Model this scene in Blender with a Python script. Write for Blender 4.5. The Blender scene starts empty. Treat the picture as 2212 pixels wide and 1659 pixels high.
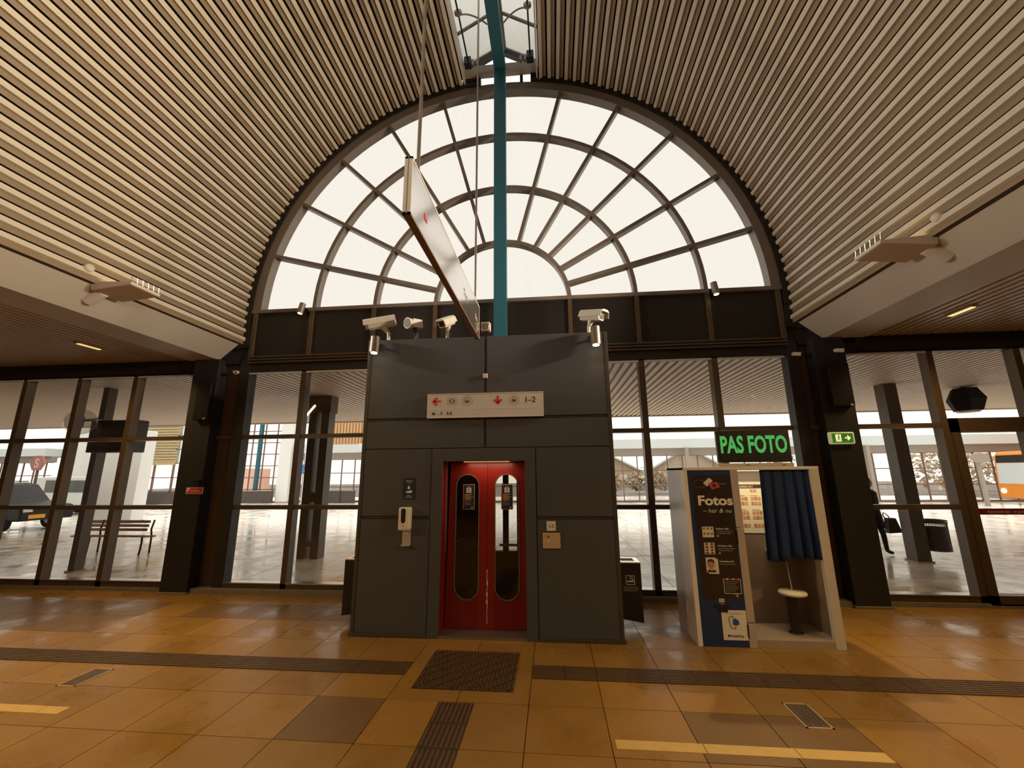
import bpy, bmesh, math, random
from mathutils import Vector, Matrix

random.seed(7)
SC = bpy.context.scene
COL = SC.collection
R = math.radians

# ------------------------------------------------------------------ camera
YAW, PITCH, ROLL = 0.0941119920676048, 0.21155288756645454, -0.008128709166770328
CAM = Vector((0.84849702, -7.06874525, 1.94160038))
_fw = Vector((-math.sin(YAW) * math.cos(PITCH), math.cos(YAW) * math.cos(PITCH), math.sin(PITCH)))
_rt = Vector((math.cos(YAW), math.sin(YAW), 0))
_up = _rt.cross(_fw)
_r2 = _rt * math.cos(ROLL) + _up * math.sin(ROLL)
_u2 = -_rt * math.sin(ROLL) + _up * math.cos(ROLL)
cd = bpy.data.cameras.new('camera')
cd.sensor_width = 36.0
cd.lens = 893.63 / 2212 * 36.0
cd.clip_start = 0.05
cd.clip_end = 400
cam = bpy.data.objects.new('camera', cd)
m3 = Matrix((_r2, _u2, -_fw)).transposed()
cam.matrix_world = Matrix.Translation(CAM) @ m3.to_4x4()
COL.objects.link(cam)
SC.camera = cam

# ------------------------------------------------------------------ world and exposure
SC.view_settings.view_transform = 'Standard'
SC.view_settings.look = 'None'
SC.view_settings.gamma = 1.0
SC.view_settings.use_curve_mapping = False
SC.view_settings.exposure = 0.0
SC.cycles.use_denoising = True
SC.cycles.max_bounces = 8
SC.cycles.sample_clamp_indirect = 6.0
W = bpy.data.worlds.new('overcast_sky')
SC.world = W
W.use_nodes = True
bg = W.node_tree.nodes['Background']
bg.inputs['Strength'].default_value = 1.0
_tc = W.node_tree.nodes.new('ShaderNodeTexCoord')
_sx = W.node_tree.nodes.new('ShaderNodeSeparateXYZ')
_cr = W.node_tree.nodes.new('ShaderNodeValToRGB')      # overcast: bright low band, even middle, brighter overhead
W.node_tree.links.new(_tc.outputs['Generated'], _sx.inputs[0])
W.node_tree.links.new(_sx.outputs['Z'], _cr.inputs[0])
_e = _cr.color_ramp.elements
_e[0].position = 0.0; _e[0].color = (1.7, 1.55, 1.30, 1)
_e[1].position = 1.0; _e[1].color = (4.2, 4.0, 3.8, 1)
for _p, _c in ((0.10, (1.45, 1.34, 1.14, 1)), (0.30, (1.0, 0.94, 0.845, 1)), (0.74, (1.0, 0.94, 0.86, 1)), (0.82, (3.2, 3.05, 2.85, 1))):
    _n = _e.new(_p); _n.color = _c
W.node_tree.links.new(_cr.outputs[0], bg.inputs['Color'])


def lamp(name, kind, loc, aim, power, col, size=0.3, size_y=None, spot=None, blend=0.6, spread=None):
    l = bpy.data.lights.new(name, kind)
    l.energy = power
    l.color = col
    if kind == 'AREA':
        l.size = size
        if size_y:
            l.shape = 'RECTANGLE'
            l.size_y = size_y
        if spread:
            l.spread = spread
    else:
        l.shadow_soft_size = size
    if kind == 'SPOT':
        l.spot_size = spot
        l.spot_blend = blend
    o = bpy.data.objects.new(name, l)
    o.location = loc
    d = Vector(aim) - Vector(loc)
    o.rotation_euler = d.to_track_quat('-Z', 'Y').to_euler()
    COL.objects.link(o)
    return o


WARM = (1.0, 0.66, 0.29)
UPL = (1.0, 0.80, 0.55)
# uplights sitting on the floodlight housings of the edge beams (two in view, the rest further back in the hall)
for yy in (-2.43, -7.6, -12.4):
    for sx in (-1, 1):
        p = (85 if sx < 0 else 200)
        lamp('floodlight_beam', 'AREA', (sx * 4.6, yy, 4.47), (-sx * 4.9, yy, 6.5), p, UPL if sx > 0 else (1.0, 0.86, 0.68), 0.34, 0.3, spread=R(95))
# recessed lamps of the hall that throw the warm light on the floor
for sx, yy, p in ((-1, -1.1, 22), (1, -1.1, 22), (-1, -5.2, 105), (1, -5.2, 115), (-1, -9.5, 60), (1, -9.5, 60)):
    lamp('recessed_lamp_light', 'AREA', (sx * 6.7, yy, 4.04), (sx * (6.4 if yy > -2 else 2.2), yy + 0.6, 0), p, WARM, 0.09, 0.7, spread=R(120))

# ------------------------------------------------------------------ materials


def s2l(*c):
    return tuple((v / 255 / 12.92) if v <= 10 else ((v / 255 + 0.055) / 1.055) ** 2.4 for v in c)


MATS = {}


def mat(name, col, rough=0.5, metal=0.0, var=0.0, scale=6.0, bump=0.0, bscale=60.0, spec=0.5, emit=None, strength=0.0):
    if name in MATS:
        return MATS[name]
    m = bpy.data.materials.new(name)
    m.use_nodes = True
    nt = m.node_tree
    b = nt.nodes['Principled BSDF']
    b.inputs['Base Color'].default_value = (*col, 1)
    b.inputs['Roughness'].default_value = rough
    b.inputs['Metallic'].default_value = metal
    b.inputs['Specular IOR Level'].default_value = spec
    if emit:
        b.inputs['Emission Color'].default_value = (*emit, 1)
        b.inputs['Emission Strength'].default_value = strength
    if var or bump:
        tc = nt.nodes.new('ShaderNodeTexCoord')
        if var:
            n = nt.nodes.new('ShaderNodeTexNoise')
            n.inputs['Scale'].default_value = scale
            n.inputs['Detail'].default_value = 5
            nt.links.new(tc.outputs['Object'], n.inputs['Vector'])
            mx = nt.nodes.new('ShaderNodeMix')
            mx.data_type = 'RGBA'
            mx.inputs[6].default_value = (*[c * (1 - var) for c in col], 1)
            mx.inputs[7].default_value = (*[min(1, c * (1 + var)) for c in col], 1)
            nt.links.new(n.outputs['Fac'], mx.inputs[0])
            nt.links.new(mx.outputs[2], b.inputs['Base Color'])
        if bump:
            n2 = nt.nodes.new('ShaderNodeTexNoise')
            n2.inputs['Scale'].default_value = bscale
            nt.links.new(tc.outputs['Object'], n2.inputs['Vector'])
            bp = nt.nodes.new('ShaderNodeBump')
            bp.inputs['Strength'].default_value = bump
            bp.inputs['Distance'].default_value = 0.01
            nt.links.new(n2.outputs['Fac'], bp.inputs['Height'])
            nt.links.new(bp.outputs['Normal'], b.inputs['Normal'])
    MATS[name] = m
    return m


def glass(name, tint, refl=1.0, haze=0.0, hazecol=(0.8, 0.8, 0.78)):
    m = bpy.data.materials.new(name)
    m.use_nodes = True
    nt = m.node_tree
    nt.nodes.clear()
    out = nt.nodes.new('ShaderNodeOutputMaterial')
    tr = nt.nodes.new('ShaderNodeBsdfTransparent')
    tr.inputs['Color'].default_value = (*tint, 1)
    gl = nt.nodes.new('ShaderNodeBsdfGlossy')
    gl.inputs['Roughness'].default_value = 0.02
    gl.inputs['Color'].default_value = (refl, refl, refl, 1)
    lw = nt.nodes.new('ShaderNodeLayerWeight')
    lw.inputs['Blend'].default_value = 0.5
    pw = nt.nodes.new('ShaderNodeMath'); pw.operation = 'POWER'; pw.inputs[1].default_value = 5.0
    fr = nt.nodes.new('ShaderNodeMath'); fr.operation = 'MULTIPLY_ADD'; fr.inputs[1].default_value = 0.92; fr.inputs[2].default_value = 0.04
    nt.links.new(lw.outputs['Facing'], pw.inputs[0])
    nt.links.new(pw.outputs[0], fr.inputs[0])
    mx = nt.nodes.new('ShaderNodeMixShader')
    nt.links.new(fr.outputs[0], mx.inputs[0])
    nt.links.new(tr.outputs[0], mx.inputs[1])
    nt.links.new(gl.outputs[0], mx.inputs[2])
    last = mx
    if haze:
        df = nt.nodes.new('ShaderNodeBsdfTranslucent')
        df.inputs['Color'].default_value = (*hazecol, 1)
        n = nt.nodes.new('ShaderNodeTexNoise')
        n.inputs['Scale'].default_value = 2.2
        n.inputs['Detail'].default_value = 6
        n.inputs['Distortion'].default_value = 1.2
        tc = nt.nodes.new('ShaderNodeTexCoord')
        nt.links.new(tc.outputs['Object'], n.inputs['Vector'])
        mr = nt.nodes.new('ShaderNodeMapRange')
        mr.inputs[1].default_value = 0.35
        mr.inputs[2].default_value = 0.7
        mr.inputs[3].default_value = haze * 0.5
        mr.inputs[4].default_value = haze
        nt.links.new(n.outputs['Fac'], mr.inputs[0])
        m2 = nt.nodes.new('ShaderNodeMixShader')
        nt.links.new(mr.outputs[0], m2.inputs[0])
        nt.links.new(mx.outputs[0], m2.inputs[1])
        nt.links.new(df.outputs[0], m2.inputs[2])
        last = m2
    nt.links.new(last.outputs[0], out.inputs['Surface'])
    MATS[name] = m
    return m


def tile_material(name, col, pitch_x, off_x, pitch_y, off_y, var, rough0, rough1, wet_lo, wet_hi, stain):
    """stone slabs: each slab its own tone, mottled stains, and damp patches that are glossier"""
    m = bpy.data.materials.new(name)
    m.use_nodes = True
    nt = m.node_tree
    L = nt.links.new
    b = nt.nodes['Principled BSDF']
    geo = nt.nodes.new('ShaderNodeNewGeometry')
    sub = nt.nodes.new('ShaderNodeVectorMath'); sub.operation = 'SUBTRACT'
    sub.inputs[1].default_value = (off_x, off_y, 0)
    L(geo.outputs['Position'], sub.inputs[0])
    dv = nt.nodes.new('ShaderNodeVectorMath'); dv.operation = 'DIVIDE'
    dv.inputs[1].default_value = (pitch_x, pitch_y, 100)
    L(sub.outputs[0], dv.inputs[0])
    fl = nt.nodes.new('ShaderNodeVectorMath'); fl.operation = 'FLOOR'
    L(dv.outputs[0], fl.inputs[0])
    wn = nt.nodes.new('ShaderNodeTexWhiteNoise'); wn.noise_dimensions = '3D'
    L(fl.outputs[0], wn.inputs['Vector'])
    n = nt.nodes.new('ShaderNodeTexNoise'); n.inputs['Scale'].default_value = 2.6; n.inputs['Detail'].default_value = 8; n.inputs['Roughness'].default_value = 0.65
    L(geo.outputs['Position'], n.inputs['Vector'])
    fine = nt.nodes.new('ShaderNodeTexNoise'); fine.inputs['Scale'].default_value = 90; fine.inputs['Detail'].default_value = 3
    L(geo.outputs['Position'], fine.inputs['Vector'])
    # value = 1 + var*(white-.5) + stain*(noise-.5) + fine grain
    def madd(src, k, add_from=None):
        a = nt.nodes.new('ShaderNodeMath'); a.operation = 'MULTIPLY_ADD'
        L(src, a.inputs[0]); a.inputs[1].default_value = k
        if add_from is None:
            a.inputs[2].default_value = 1.0 - k * 0.5
        else:
            s = nt.nodes.new('ShaderNodeMath'); s.operation = 'ADD'
            L(add_from, s.inputs[0]); s.inputs[1].default_value = -k * 0.5
            L(s.outputs[0], a.inputs[2])
        return a.outputs[0]
    v = madd(wn.outputs['Value'], var)
    v = madd(n.outputs['Fac'], stain, v)
    v = madd(fine.outputs['Fac'], 0.35, v)
    sc = nt.nodes.new('ShaderNodeVectorMath'); sc.operation = 'SCALE'
    sc.inputs[0].default_value = col
    L(v, sc.inputs['Scale'])
    L(sc.outputs[0], b.inputs['Base Color'])
    w = nt.nodes.new('ShaderNodeTexNoise'); w.inputs['Scale'].default_value = 1.5; w.inputs['Detail'].default_value = 7; w.inputs['Roughness'].default_value = 0.6
    L(geo.outputs['Position'], w.inputs['Vector'])
    mr = nt.nodes.new('ShaderNodeMapRange')
    mr.inputs[1].default_value = wet_lo; mr.inputs[2].default_value = wet_hi
    mr.inputs[3].default_value = rough0; mr.inputs[4].default_value = rough1
    L(w.outputs['Fac'], mr.inputs[0])
    L(mr.outputs[0], b.inputs['Roughness'])
    bp = nt.nodes.new('ShaderNodeBump'); bp.inputs['Strength'].default_value = 0.25; bp.inputs['Distance'].default_value = 0.004
    L(n.outputs['Fac'], bp.inputs['Height']); L(bp.outputs['Normal'], b.inputs['Normal'])
    MATS[name] = m
    return m


FLOOR = tile_material('tan_paving', (0.315, 0.172, 0.038), 0.63, 0.59, 0.62, -1.80, 0.22, 0.42, 0.16, 0.50, 0.64, 0.55)
DARKTILE = tile_material('grey_brown_paving', (0.18, 0.102, 0.034), 0.63, 0.59, 0.62, -1.80, 0.12, 0.45, 0.25, 0.5, 0.65, 0.35)
PLAZA = tile_material('wet_plaza_paving', (0.86, 0.82, 0.74), 0.9, 0.2, 0.9, 0.1, 0.12, 0.30, 0.07, 0.40, 0.60, 0.45)
JOINT = mat('joint_sand', (0.05, 0.028, 0.014), 0.9)
PJOINT = mat('plaza_joint_sand', (0.16, 0.14, 0.12), 0.8)
TACT = mat('tactile_dark_rubber', (0.055, 0.032, 0.016), 0.5, var=0.35, scale=14)
TACTL = mat('tactile_worn_ridge', (0.13, 0.075, 0.037), 0.45, var=0.4, scale=20)
YELLOW = mat('yellow_marking', (0.62, 0.42, 0.14), 0.6, var=0.12, scale=12)
VAULT = mat('beige_corrugated_steel', (0.52, 0.465, 0.375), 0.4, var=0.05, scale=1.5)
VALLEY = mat('vault_valley_shade', (0.22, 0.158, 0.10), 0.5, var=0.06, scale=1.5)  # browner than the crests: shade of the valleys put into the colour
GAPV = mat('vault_slot_shade', (0.05, 0.034, 0.02), 0.8)  # added slots coloured dark to stand in for the shadow lines between ribs
BEAMW = mat('pale_grey_beam_paint', (0.46, 0.43, 0.39), 0.5, var=0.04, scale=3)
SLAT = mat('tan_ceiling_slat', (0.46, 0.36, 0.26), 0.45, var=0.06, scale=2)
CANOPY = mat('canopy_slat_paint', (0.50, 0.38, 0.27), 0.5, var=0.06, scale=2)
DARK = mat('dark_brown_steel', (0.012, 0.009, 0.0075), 0.5, var=0.12, scale=9)
FRAME = mat('bronze_frame_steel', (0.085, 0.055, 0.032), 0.38, var=0.12, scale=9)
ARCHM = mat('brown_arch_frame', (0.17, 0.14, 0.12), 0.38, var=0.1, scale=5)
COLUMN = mat('charcoal_column_steel', (0.020, 0.019, 0.020), 0.5, var=0.12, scale=7)
LIFT = mat('charcoal_lift_panel', (0.061, 0.063, 0.077), 0.5, var=0.10, scale=3, bump=0.05, bscale=220)
LIFTE = mat('charcoal_lift_edge', (0.055, 0.047, 0.045), 0.4, var=0.1, scale=6)
GAP = mat('black_gap', (0.006, 0.005, 0.005), 0.8)
TEAL = mat('teal_painted_steel', (0.016, 0.098, 0.145), 0.45, var=0.08, scale=3)
RED = mat('red_door_paint', (0.18, 0.009, 0.008), 0.34, var=0.12, scale=4)
CHROME = mat('brushed_steel', (0.55, 0.52, 0.48), 0.28, 1.0, var=0.06, scale=30)
LIDM = mat('polished_bin_lid', (0.85, 0.83, 0.80), 0.15, 0.9)
STEEL = mat('dull_steel', (0.30, 0.27, 0.24), 0.4, 0.8, var=0.1, scale=20)
WHITE = mat('white_plastic', (0.72, 0.69, 0.65), 0.35)
OFFW = mat('off_white_paint', (0.55, 0.51, 0.47), 0.45, var=0.06, scale=8)
PINKG = mat('grey_pink_laminate', (0.44, 0.37, 0.34), 0.35, var=0.05, scale=4)
BLACK = mat('black_plastic', (0.012, 0.011, 0.012), 0.35)
BLACKT = mat('black_print', (0.02, 0.018, 0.018), 0.6)
GREYT = mat('grey_print', (0.20, 0.18, 0.17), 0.6)
WHITET = mat('white_print', (0.75, 0.73, 0.72), 0.5)
REDT = mat('red_print', (0.56, 0.04, 0.03), 0.5)
GOLDT = mat('gold_print', (0.50, 0.30, 0.07), 0.5)
SIGNW = mat('sign_light_grey', (0.55, 0.525, 0.53), 0.4, var=0.04, scale=6)
BLUE = mat('navy_blue_panel', (0.012, 0.032, 0.105), 0.35, var=0.08, scale=5)
CURTAIN = mat('blue_curtain_cloth', (0.007, 0.027, 0.095), 0.85, var=0.15, scale=30)
NAVYP = mat('navy_poster', (0.010, 0.018, 0.045), 0.5)
BLUET = mat('blue_print', (0.012, 0.10, 0.30), 0.5)
POSTER = mat('dark_poster_print', (0.026, 0.017, 0.014), 0.3, var=0.5, scale=6)
PHOTO = mat('photo_paper', (0.66, 0.62, 0.58), 0.4)
SKIN = mat('printed_skin_tone', (0.50, 0.25, 0.14), 0.6)
SKIN2 = mat('printed_skin_tone_dark', (0.30, 0.14, 0.08), 0.6)
HAIRP = mat('printed_brown_hair', (0.05, 0.022, 0.010), 0.6)
GREENT = mat('green_emissive_letters', (0.05, 0.30, 0.08), 0.5, emit=(0.045, 0.36, 0.085), strength=0.85)  # emission added to bring up the green of the letters
EXITG = mat('green_exit_panel', (0.02, 0.14, 0.01), 0.4, emit=(0.035, 0.16, 0.006), strength=0.7)
EXITW = mat('white_lit_symbol', (0.8, 0.7, 0.5), 0.4, emit=(0.95, 0.80, 0.50), strength=0.9)
EXITL = mat('lit_diffuser_edge', (0.5, 0.5, 0.3), 0.3, emit=(0.30, 0.32, 0.14), strength=0.8)
LENS = mat('lit_warm_lens', (1, 0.8, 0.5), 0.3, emit=(1.0, 0.72, 0.36), strength=5.0)
TUBE = mat('lit_warm_tube', (1, 0.8, 0.4), 0.3, emit=(1.0, 0.68, 0.26), strength=0.95)
BOOTHL = mat('lit_booth_tube', (1, 0.9, 0.7), 0.3, emit=(1.0, 0.86, 0.52), strength=1.3)
BEIGE = mat('beige_call_plate', (0.50, 0.37, 0.24), 0.4, var=0.05, scale=20)
CREAM = mat('cream_seat', (0.66, 0.60, 0.46), 0.4)
WOOD = mat('weathered_bench_wood', (0.34, 0.15, 0.06), 0.6, var=0.3, scale=18)
CARP = mat('dark_car_paint', (0.010, 0.009, 0.010), 0.45, spec=0.25)
CARW = mat('pale_car_paint', (0.55, 0.58, 0.56), 0.2)
CARG = mat('car_window_glass', (0.05, 0.06, 0.055), 0.25)
TYRE = mat('tyre_rubber', (0.012, 0.012, 0.012), 0.8)
PLATE = mat('yellow_number_plate', (0.85, 0.42, 0.02), 0.5)
ORANGE = mat('orange_bus_paint', (0.80, 0.28, 0.03), 0.3)
LEDO = mat('orange_led_digits', (0.8, 0.2, 0.02), 0.4, emit=(1.0, 0.22, 0.02), strength=1.2)
FASCIA = mat('pale_blue_fascia', (0.62, 0.68, 0.68), 0.5, var=0.04, scale=0.6)
FARBEAM = mat('far_grey_beam', (0.34, 0.29, 0.25), 0.6)
FARFR = mat('far_brown_frame', (0.20, 0.12, 0.09), 0.6)
FARWHITE = mat('white_far_column', (0.80, 0.80, 0.78), 0.6)
FARCLAD = mat('orange_timber_cladding', (0.72, 0.40, 0.17), 0.6, var=0.12, scale=3)
LOUVRE = mat('yellow_louvre_boards', (0.56, 0.41, 0.20), 0.6)
FARBOX = mat('dark_low_panel', (0.075, 0.06, 0.052), 0.6, var=0.3, scale=4)
TERRA = mat('terracotta_render', (0.74, 0.47, 0.36), 0.7)
BLUESIGN = mat('blue_info_sign', (0.02, 0.20, 0.55), 0.5)
SNOW = mat('frosty_pale_roof', (0.70, 0.71, 0.72), 0.8)
HOUSEW = mat('tan_brick_house', (0.52, 0.40, 0.29), 0.8, var=0.15, scale=6)
LEAF = mat('dry_winter_leaf', (0.34, 0.27, 0.17), 0.8, var=0.3, scale=2)
BARK = mat('tree_bark', (0.12, 0.08, 0.05), 0.9)
COAT = mat('dark_coat_cloth', (0.012, 0.010, 0.011), 0.9)
TROUS = mat('dark_trouser_cloth', (0.016, 0.014, 0.016), 0.9)
FACE = mat('person_skin', (0.42, 0.24, 0.17), 0.6)
HAIR = mat('dark_hair', (0.02, 0.013, 0.01), 0.7)
BAG = mat('dark_olive_bag_leather', (0.035, 0.025, 0.015), 0.5)
CURB = mat('concrete_kerb', (0.22, 0.18, 0.13), 0.8, var=0.25, scale=9)
GLASS = glass('clear_window_glass', (0.97, 0.97, 0.96))
GLASSD = glass('lift_door_glass', (0.80, 0.80, 0.78))
SKYG = glass('dirty_skylight_glass', (0.26, 0.26, 0.24), haze=0.5, hazecol=(0.30, 0.30, 0.27))
DOMEG = glass('clear_dome_plastic', (0.86, 0.84, 0.80), haze=0.25)

# ------------------------------------------------------------------ mesh builder


class MB:
    def __init__(self):
        self.v, self.f, self.mi, self.mats, self.smooth = [], [], [], [], []

    def _m(self, m):
        if m not in self.mats:
            self.mats.append(m)
        return self.mats.index(m)

    def add(self, verts, faces, m, smooth=False):
        o = len(self.v)
        self.v += [tuple(p) for p in verts]
        k = self._m(m)
        for f in faces:
            self.f.append(tuple(i + o for i in f))
            self.mi.append(k)
            self.smooth.append(smooth)
        return self

    def box(self, x0, x1, y0, y1, z0, z1, m):
        v = [(x, y, z) for z in (z0, z1) for y in (y0, y1) for x in (x0, x1)]
        return self.add(v, [(0, 2, 3, 1), (4, 5, 7, 6), (0, 1, 5, 4), (2, 6, 7, 3), (0, 4, 6, 2), (1, 3, 7, 5)], m)

    def bar(self, p, q, w, h, m, up=(0, 0, 1)):
        """rectangular bar from p to q, w across, h along up"""
        p, q = Vector(p), Vector(q)
        d = (q - p).normalized()
        u = Vector(up)
        s = d.cross(u)
        if s.length < 1e-6:
            s = d.cross(Vector((1, 0, 0)))
        s.normalize()
        u = s.cross(d).normalized()
        v = []
        for c in (p, q):
            for a, b in ((-1, -1), (1, -1), (1, 1), (-1, 1)):
                v.append(c + s * (a * w / 2) + u * (b * h / 2))
        return self.add(v, [(3, 2, 1, 0), (4, 5, 6, 7), (0, 1, 5, 4), (1, 2, 6, 5), (2, 3, 7, 6), (3, 0, 4, 7)], m)

    def cyl(self, p, q, r, m, n=20, r2=None, smooth=True, caps=True):
        p, q = Vector(p), Vector(q)
        d = (q - p).normalized()
        a = d.orthogonal().normalized()
        b = d.cross(a)
        r2 = r if r2 is None else r2
        v = []
        for c, rr in ((p, r), (q, r2)):
            for i in range(n):
                t = 2 * math.pi * i / n
                v.append(c + a * (rr * math.cos(t)) + b * (rr * math.sin(t)))
        self.add(v, [(i, (i + 1) % n, n + (i + 1) % n, n + i) for i in range(n)], m, smooth)
        if caps:
            self.add(v[:n], [tuple(range(n))[::-1]], m)
            self.add(v[n:], [tuple(range(n))], m)
        return self

    def tube(self, pts, r, m, n=10, closed=False):
        pts = [Vector(p) for p in pts]
        v, prev = [], None
        N = len(pts)
        for i, p in enumerate(pts):
            d = (pts[min(i + 1, N - 1)] - pts[max(i - 1, 0)]).normalized()
            a = d.orthogonal() if prev is None else prev - d * prev.dot(d)
            a.normalize()
            prev = a
            b = d.cross(a)
            for k in range(n):
                t = 2 * math.pi * k / n
                v.append(p + a * (r * math.cos(t)) + b * (r * math.sin(t)))
        f = [(i * n + k, i * n + (k + 1) % n, (i + 1) * n + (k + 1) % n, (i + 1) * n + k) for i in range(N - 1) for k in range(n)]
        self.add(v, f, m, True)
        self.add(v[:n], [tuple(range(n))[::-1]], m)
        self.add(v[-n:], [tuple(range(n))], m)
        return self

    def lathe(self, prof, c, m, n=28, axis='z', smooth=True):
        """prof: list of (radius, height)"""
        v = []
        for r, h in prof:
            for i in range(n):
                t = 2 * math.pi * i / n
                a, b = r * math.cos(t), r * math.sin(t)
                if axis == 'z':
                    v.append((c[0] + a, c[1] + b, c[2] + h))
                elif axis == 'y':
                    v.append((c[0] + a, c[1] + h, c[2] + b))
                else:
                    v.append((c[0] + h, c[1] + a, c[2] + b))
        f = [(j * n + i, j * n + (i + 1) % n, (j + 1) * n + (i + 1) % n, (j + 1) * n + i) for j in range(len(prof) - 1) for i in range(n)]
        return self.add(v, f, m, smooth)

    def prism(self, pts, o, U, V, N, d, m):
        """polygon pts (u,v) from origin o, extruded by d along N"""
        o, U, V, N = Vector(o), Vector(U), Vector(V), Vector(N)
        n = len(pts)
        a = [o + U * u + V * w for u, w in pts]
        b = [p + N * d for p in a]
        self.add(a + b, [tuple(range(n))[::-1], tuple(range(n, 2 * n))] + [(i, (i + 1) % n, n + (i + 1) % n, n + i) for i in range(n)], m)
        return self

    def build(self, name, parent=None, bevel=0.0, loc=None):
        me = bpy.data.meshes.new(name)
        loc = Vector(loc) if loc is not None else None
        vs = self.v if loc is None else [tuple(Vector(p) - loc) for p in self.v]
        me.from_pydata(vs, [], self.f)
        for m in self.mats:
            me.materials.append(m)
        me.polygons.foreach_set('material_index', self.mi)
        me.polygons.foreach_set('use_smooth', self.smooth)
        me.update()
        bm = bmesh.new()
        bm.from_mesh(me)
        bmesh.ops.recalc_face_normals(bm, faces=bm.faces)
        bm.to_mesh(me)
        bm.free()
        o = bpy.data.objects.new(name, me)
        COL.objects.link(o)
        if loc is not None:
            o.location = loc
        if parent is not None:
            o.parent = parent
            if loc is None:
                o.matrix_parent_inverse = Matrix.Translation(parent.location).inverted()
        if bevel:
            b = o.modifiers.new('bevel', 'BEVEL')
            b.width = bevel
            b.segments = 2
            b.limit_method = 'ANGLE'
        return o


def tag(o, label, cat, group=None):
    o['label'] = label
    o['category'] = cat
    if group:
        o['group'] = group
    return o


def thing(name, label, cat, loc, group=None):
    o = bpy.data.objects.new(name, None)
    o.empty_display_size = 0.1
    o.location = loc
    COL.objects.link(o)
    return tag(o, label, cat, group)


def struct(o):
    o['kind'] = 'structure'
    return o


def sempty(name, loc):
    o = bpy.data.objects.new(name, None)
    o.location = loc
    o.empty_display_size = 0.1
    COL.objects.link(o)
    return struct(o)


_DG = {}


def text(mb, s, o, U, V, size, m, align='LEFT', bold=0.0, shear=0.0, space=1.0, off=0.002, xs=1.0):
    """lettering laid on the plane (o, U, V); size is the cap height in metres"""
    key = (s, align, bold, shear, space)
    if key not in _DG:
        c = bpy.data.curves.new('lettering', 'FONT')
        c.body = s
        c.align_x = align
        c.offset = bold
        c.shear = shear
        c.space_character = space
        c.resolution_u = 3
        ob = bpy.data.objects.new('lettering', c)
        COL.objects.link(ob)
        dg = bpy.context.evaluated_depsgraph_get()
        me = bpy.data.meshes.new_from_object(ob.evaluated_get(dg))
        _DG[key] = ([tuple(v.co) for v in me.vertices], [tuple(p.vertices) for p in me.polygons])
        bpy.data.objects.remove(ob)
        bpy.data.curves.remove(c)
        bpy.data.meshes.remove(me)
    vs, fs = _DG[key]
    o, U, V = Vector(o), Vector(U).normalized(), Vector(V).normalized()
    N = U.cross(V)
    k = size / 0.72
    mb.add([o + U * (x * k * xs) + V * (y * k) + N * off for x, y, z in vs], fs, m)


FX, FZ, FN = Vector((1, 0, 0)), Vector((0, 0, 1)), Vector((0, -1, 0))


def flat(mb, pts, o, m, off=0.002, U=FX, V=FZ, N=FN, d=0.0015):
    """a thin printed shape on the plane at o"""
    oo = Vector(o) + Vector(N) * (off)
    mb.prism(pts, oo, U, V, N, d, m)


def rect(u0, u1, v0, v1):
    return [(u0, v0), (u1, v0), (u1, v1), (u0, v1)]


def circ(cu, cv, r, n=28, ry=None):
    ry = ry or r
    return [(cu + r * math.cos(2 * math.pi * i / n), cv + ry * math.sin(2 * math.pi * i / n)) for i in range(n)]


def ring(mb, cu, cv, r, w, o, m, off=0.002, n=36, U=FX, V=FZ, N=FN):
    o = Vector(o) + N * (off + 0.0012)
    vs = []
    for k in range(n):
        t = 2 * math.pi * k / n
        for rr in (r, r - w):
            vs.append(o + U * (cu + rr * math.cos(t)) + V * (cv + rr * math.sin(t)))
    mb.add(vs, [(2 * k, 2 * k + 1, (2 * k + 3) % (2 * n), (2 * k + 2) % (2 * n)) for k in range(n)], m)


def arrow(mb, cu, cv, L, direction, o, m, off=0.002, U=FX, V=FZ, N=FN):
    """station arrow: a shaft with two thick barbs"""
    w = L * 0.22
    pts_shaft = rect(-L * 0.30, L * 0.5, -w / 2, w / 2)
    b = L * 0.48
    barbs = [(-L * 0.5, 0), (-L * 0.5 + b, b), (-L * 0.5 + b + w * 0.75, b - w * 0.75), (-L * 0.5 + w * 1.45, 0), (-L * 0.5 + b + w * 0.75, -b + w * 0.75), (-L * 0.5 + b, -b)]
    c, s = math.cos(direction), math.sin(direction)
    for poly in (pts_shaft, barbs[:4], [barbs[0], barbs[3], barbs[4], barbs[5]]):
        flat(mb, [(cu + c * x - s * y, cv + s * x + c * y) for x, y in poly], o, m, off, U, V, N)


# ------------------------------------------------------------------ the setting: floors
mb = MB()
XS = [0.59 + 0.63 * k for k in range(-23, 23)]
YS = [-1.80 + 0.62 * k for k in range(-22, 4)]
mb.box(-13.8, 13.8, -15.5, 0.25, -0.12, -0.006, JOINT)
for x in XS[:-1]:
    for y in YS:
        if y + 0.62 > 0.12:
            continue
        xc, yc = x + 0.3, y + 0.3
        dark = (-3.66 < yc < -3.04 and (-1.31 < xc < -0.67 or 1.84 < xc < 3.12)) or (-1.18 < yc < -0.56 and -4.46 < xc < -1.9) or (-1.80 < yc < -0.56 and -8.3 < xc < -5.05)
        g = 0.0035
        mb.box(x + g, x + 0.63 - g, y + g, min(y + 0.62 - g, 0.08), -0.006, 0.0, DARKTILE if dark else FLOOR)
struct(mb.build('floor'))

mb = MB()
mb.box(-60, 60, 0.25, 75, -0.16, -0.036, PJOINT)
gx = [0.2 + 0.9 * k for k in range(-30, 34)]
gy = [0.1 + 0.9 * k for k in range(0, 32)]
for x in gx:
    for y in gy:
        mb.box(x + 0.006, x + 0.894, max(y + 0.006, 0.26), y + 0.894, -0.036, -0.03, PLAZA)
o = struct(mb.build('ground_plaza'))

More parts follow.
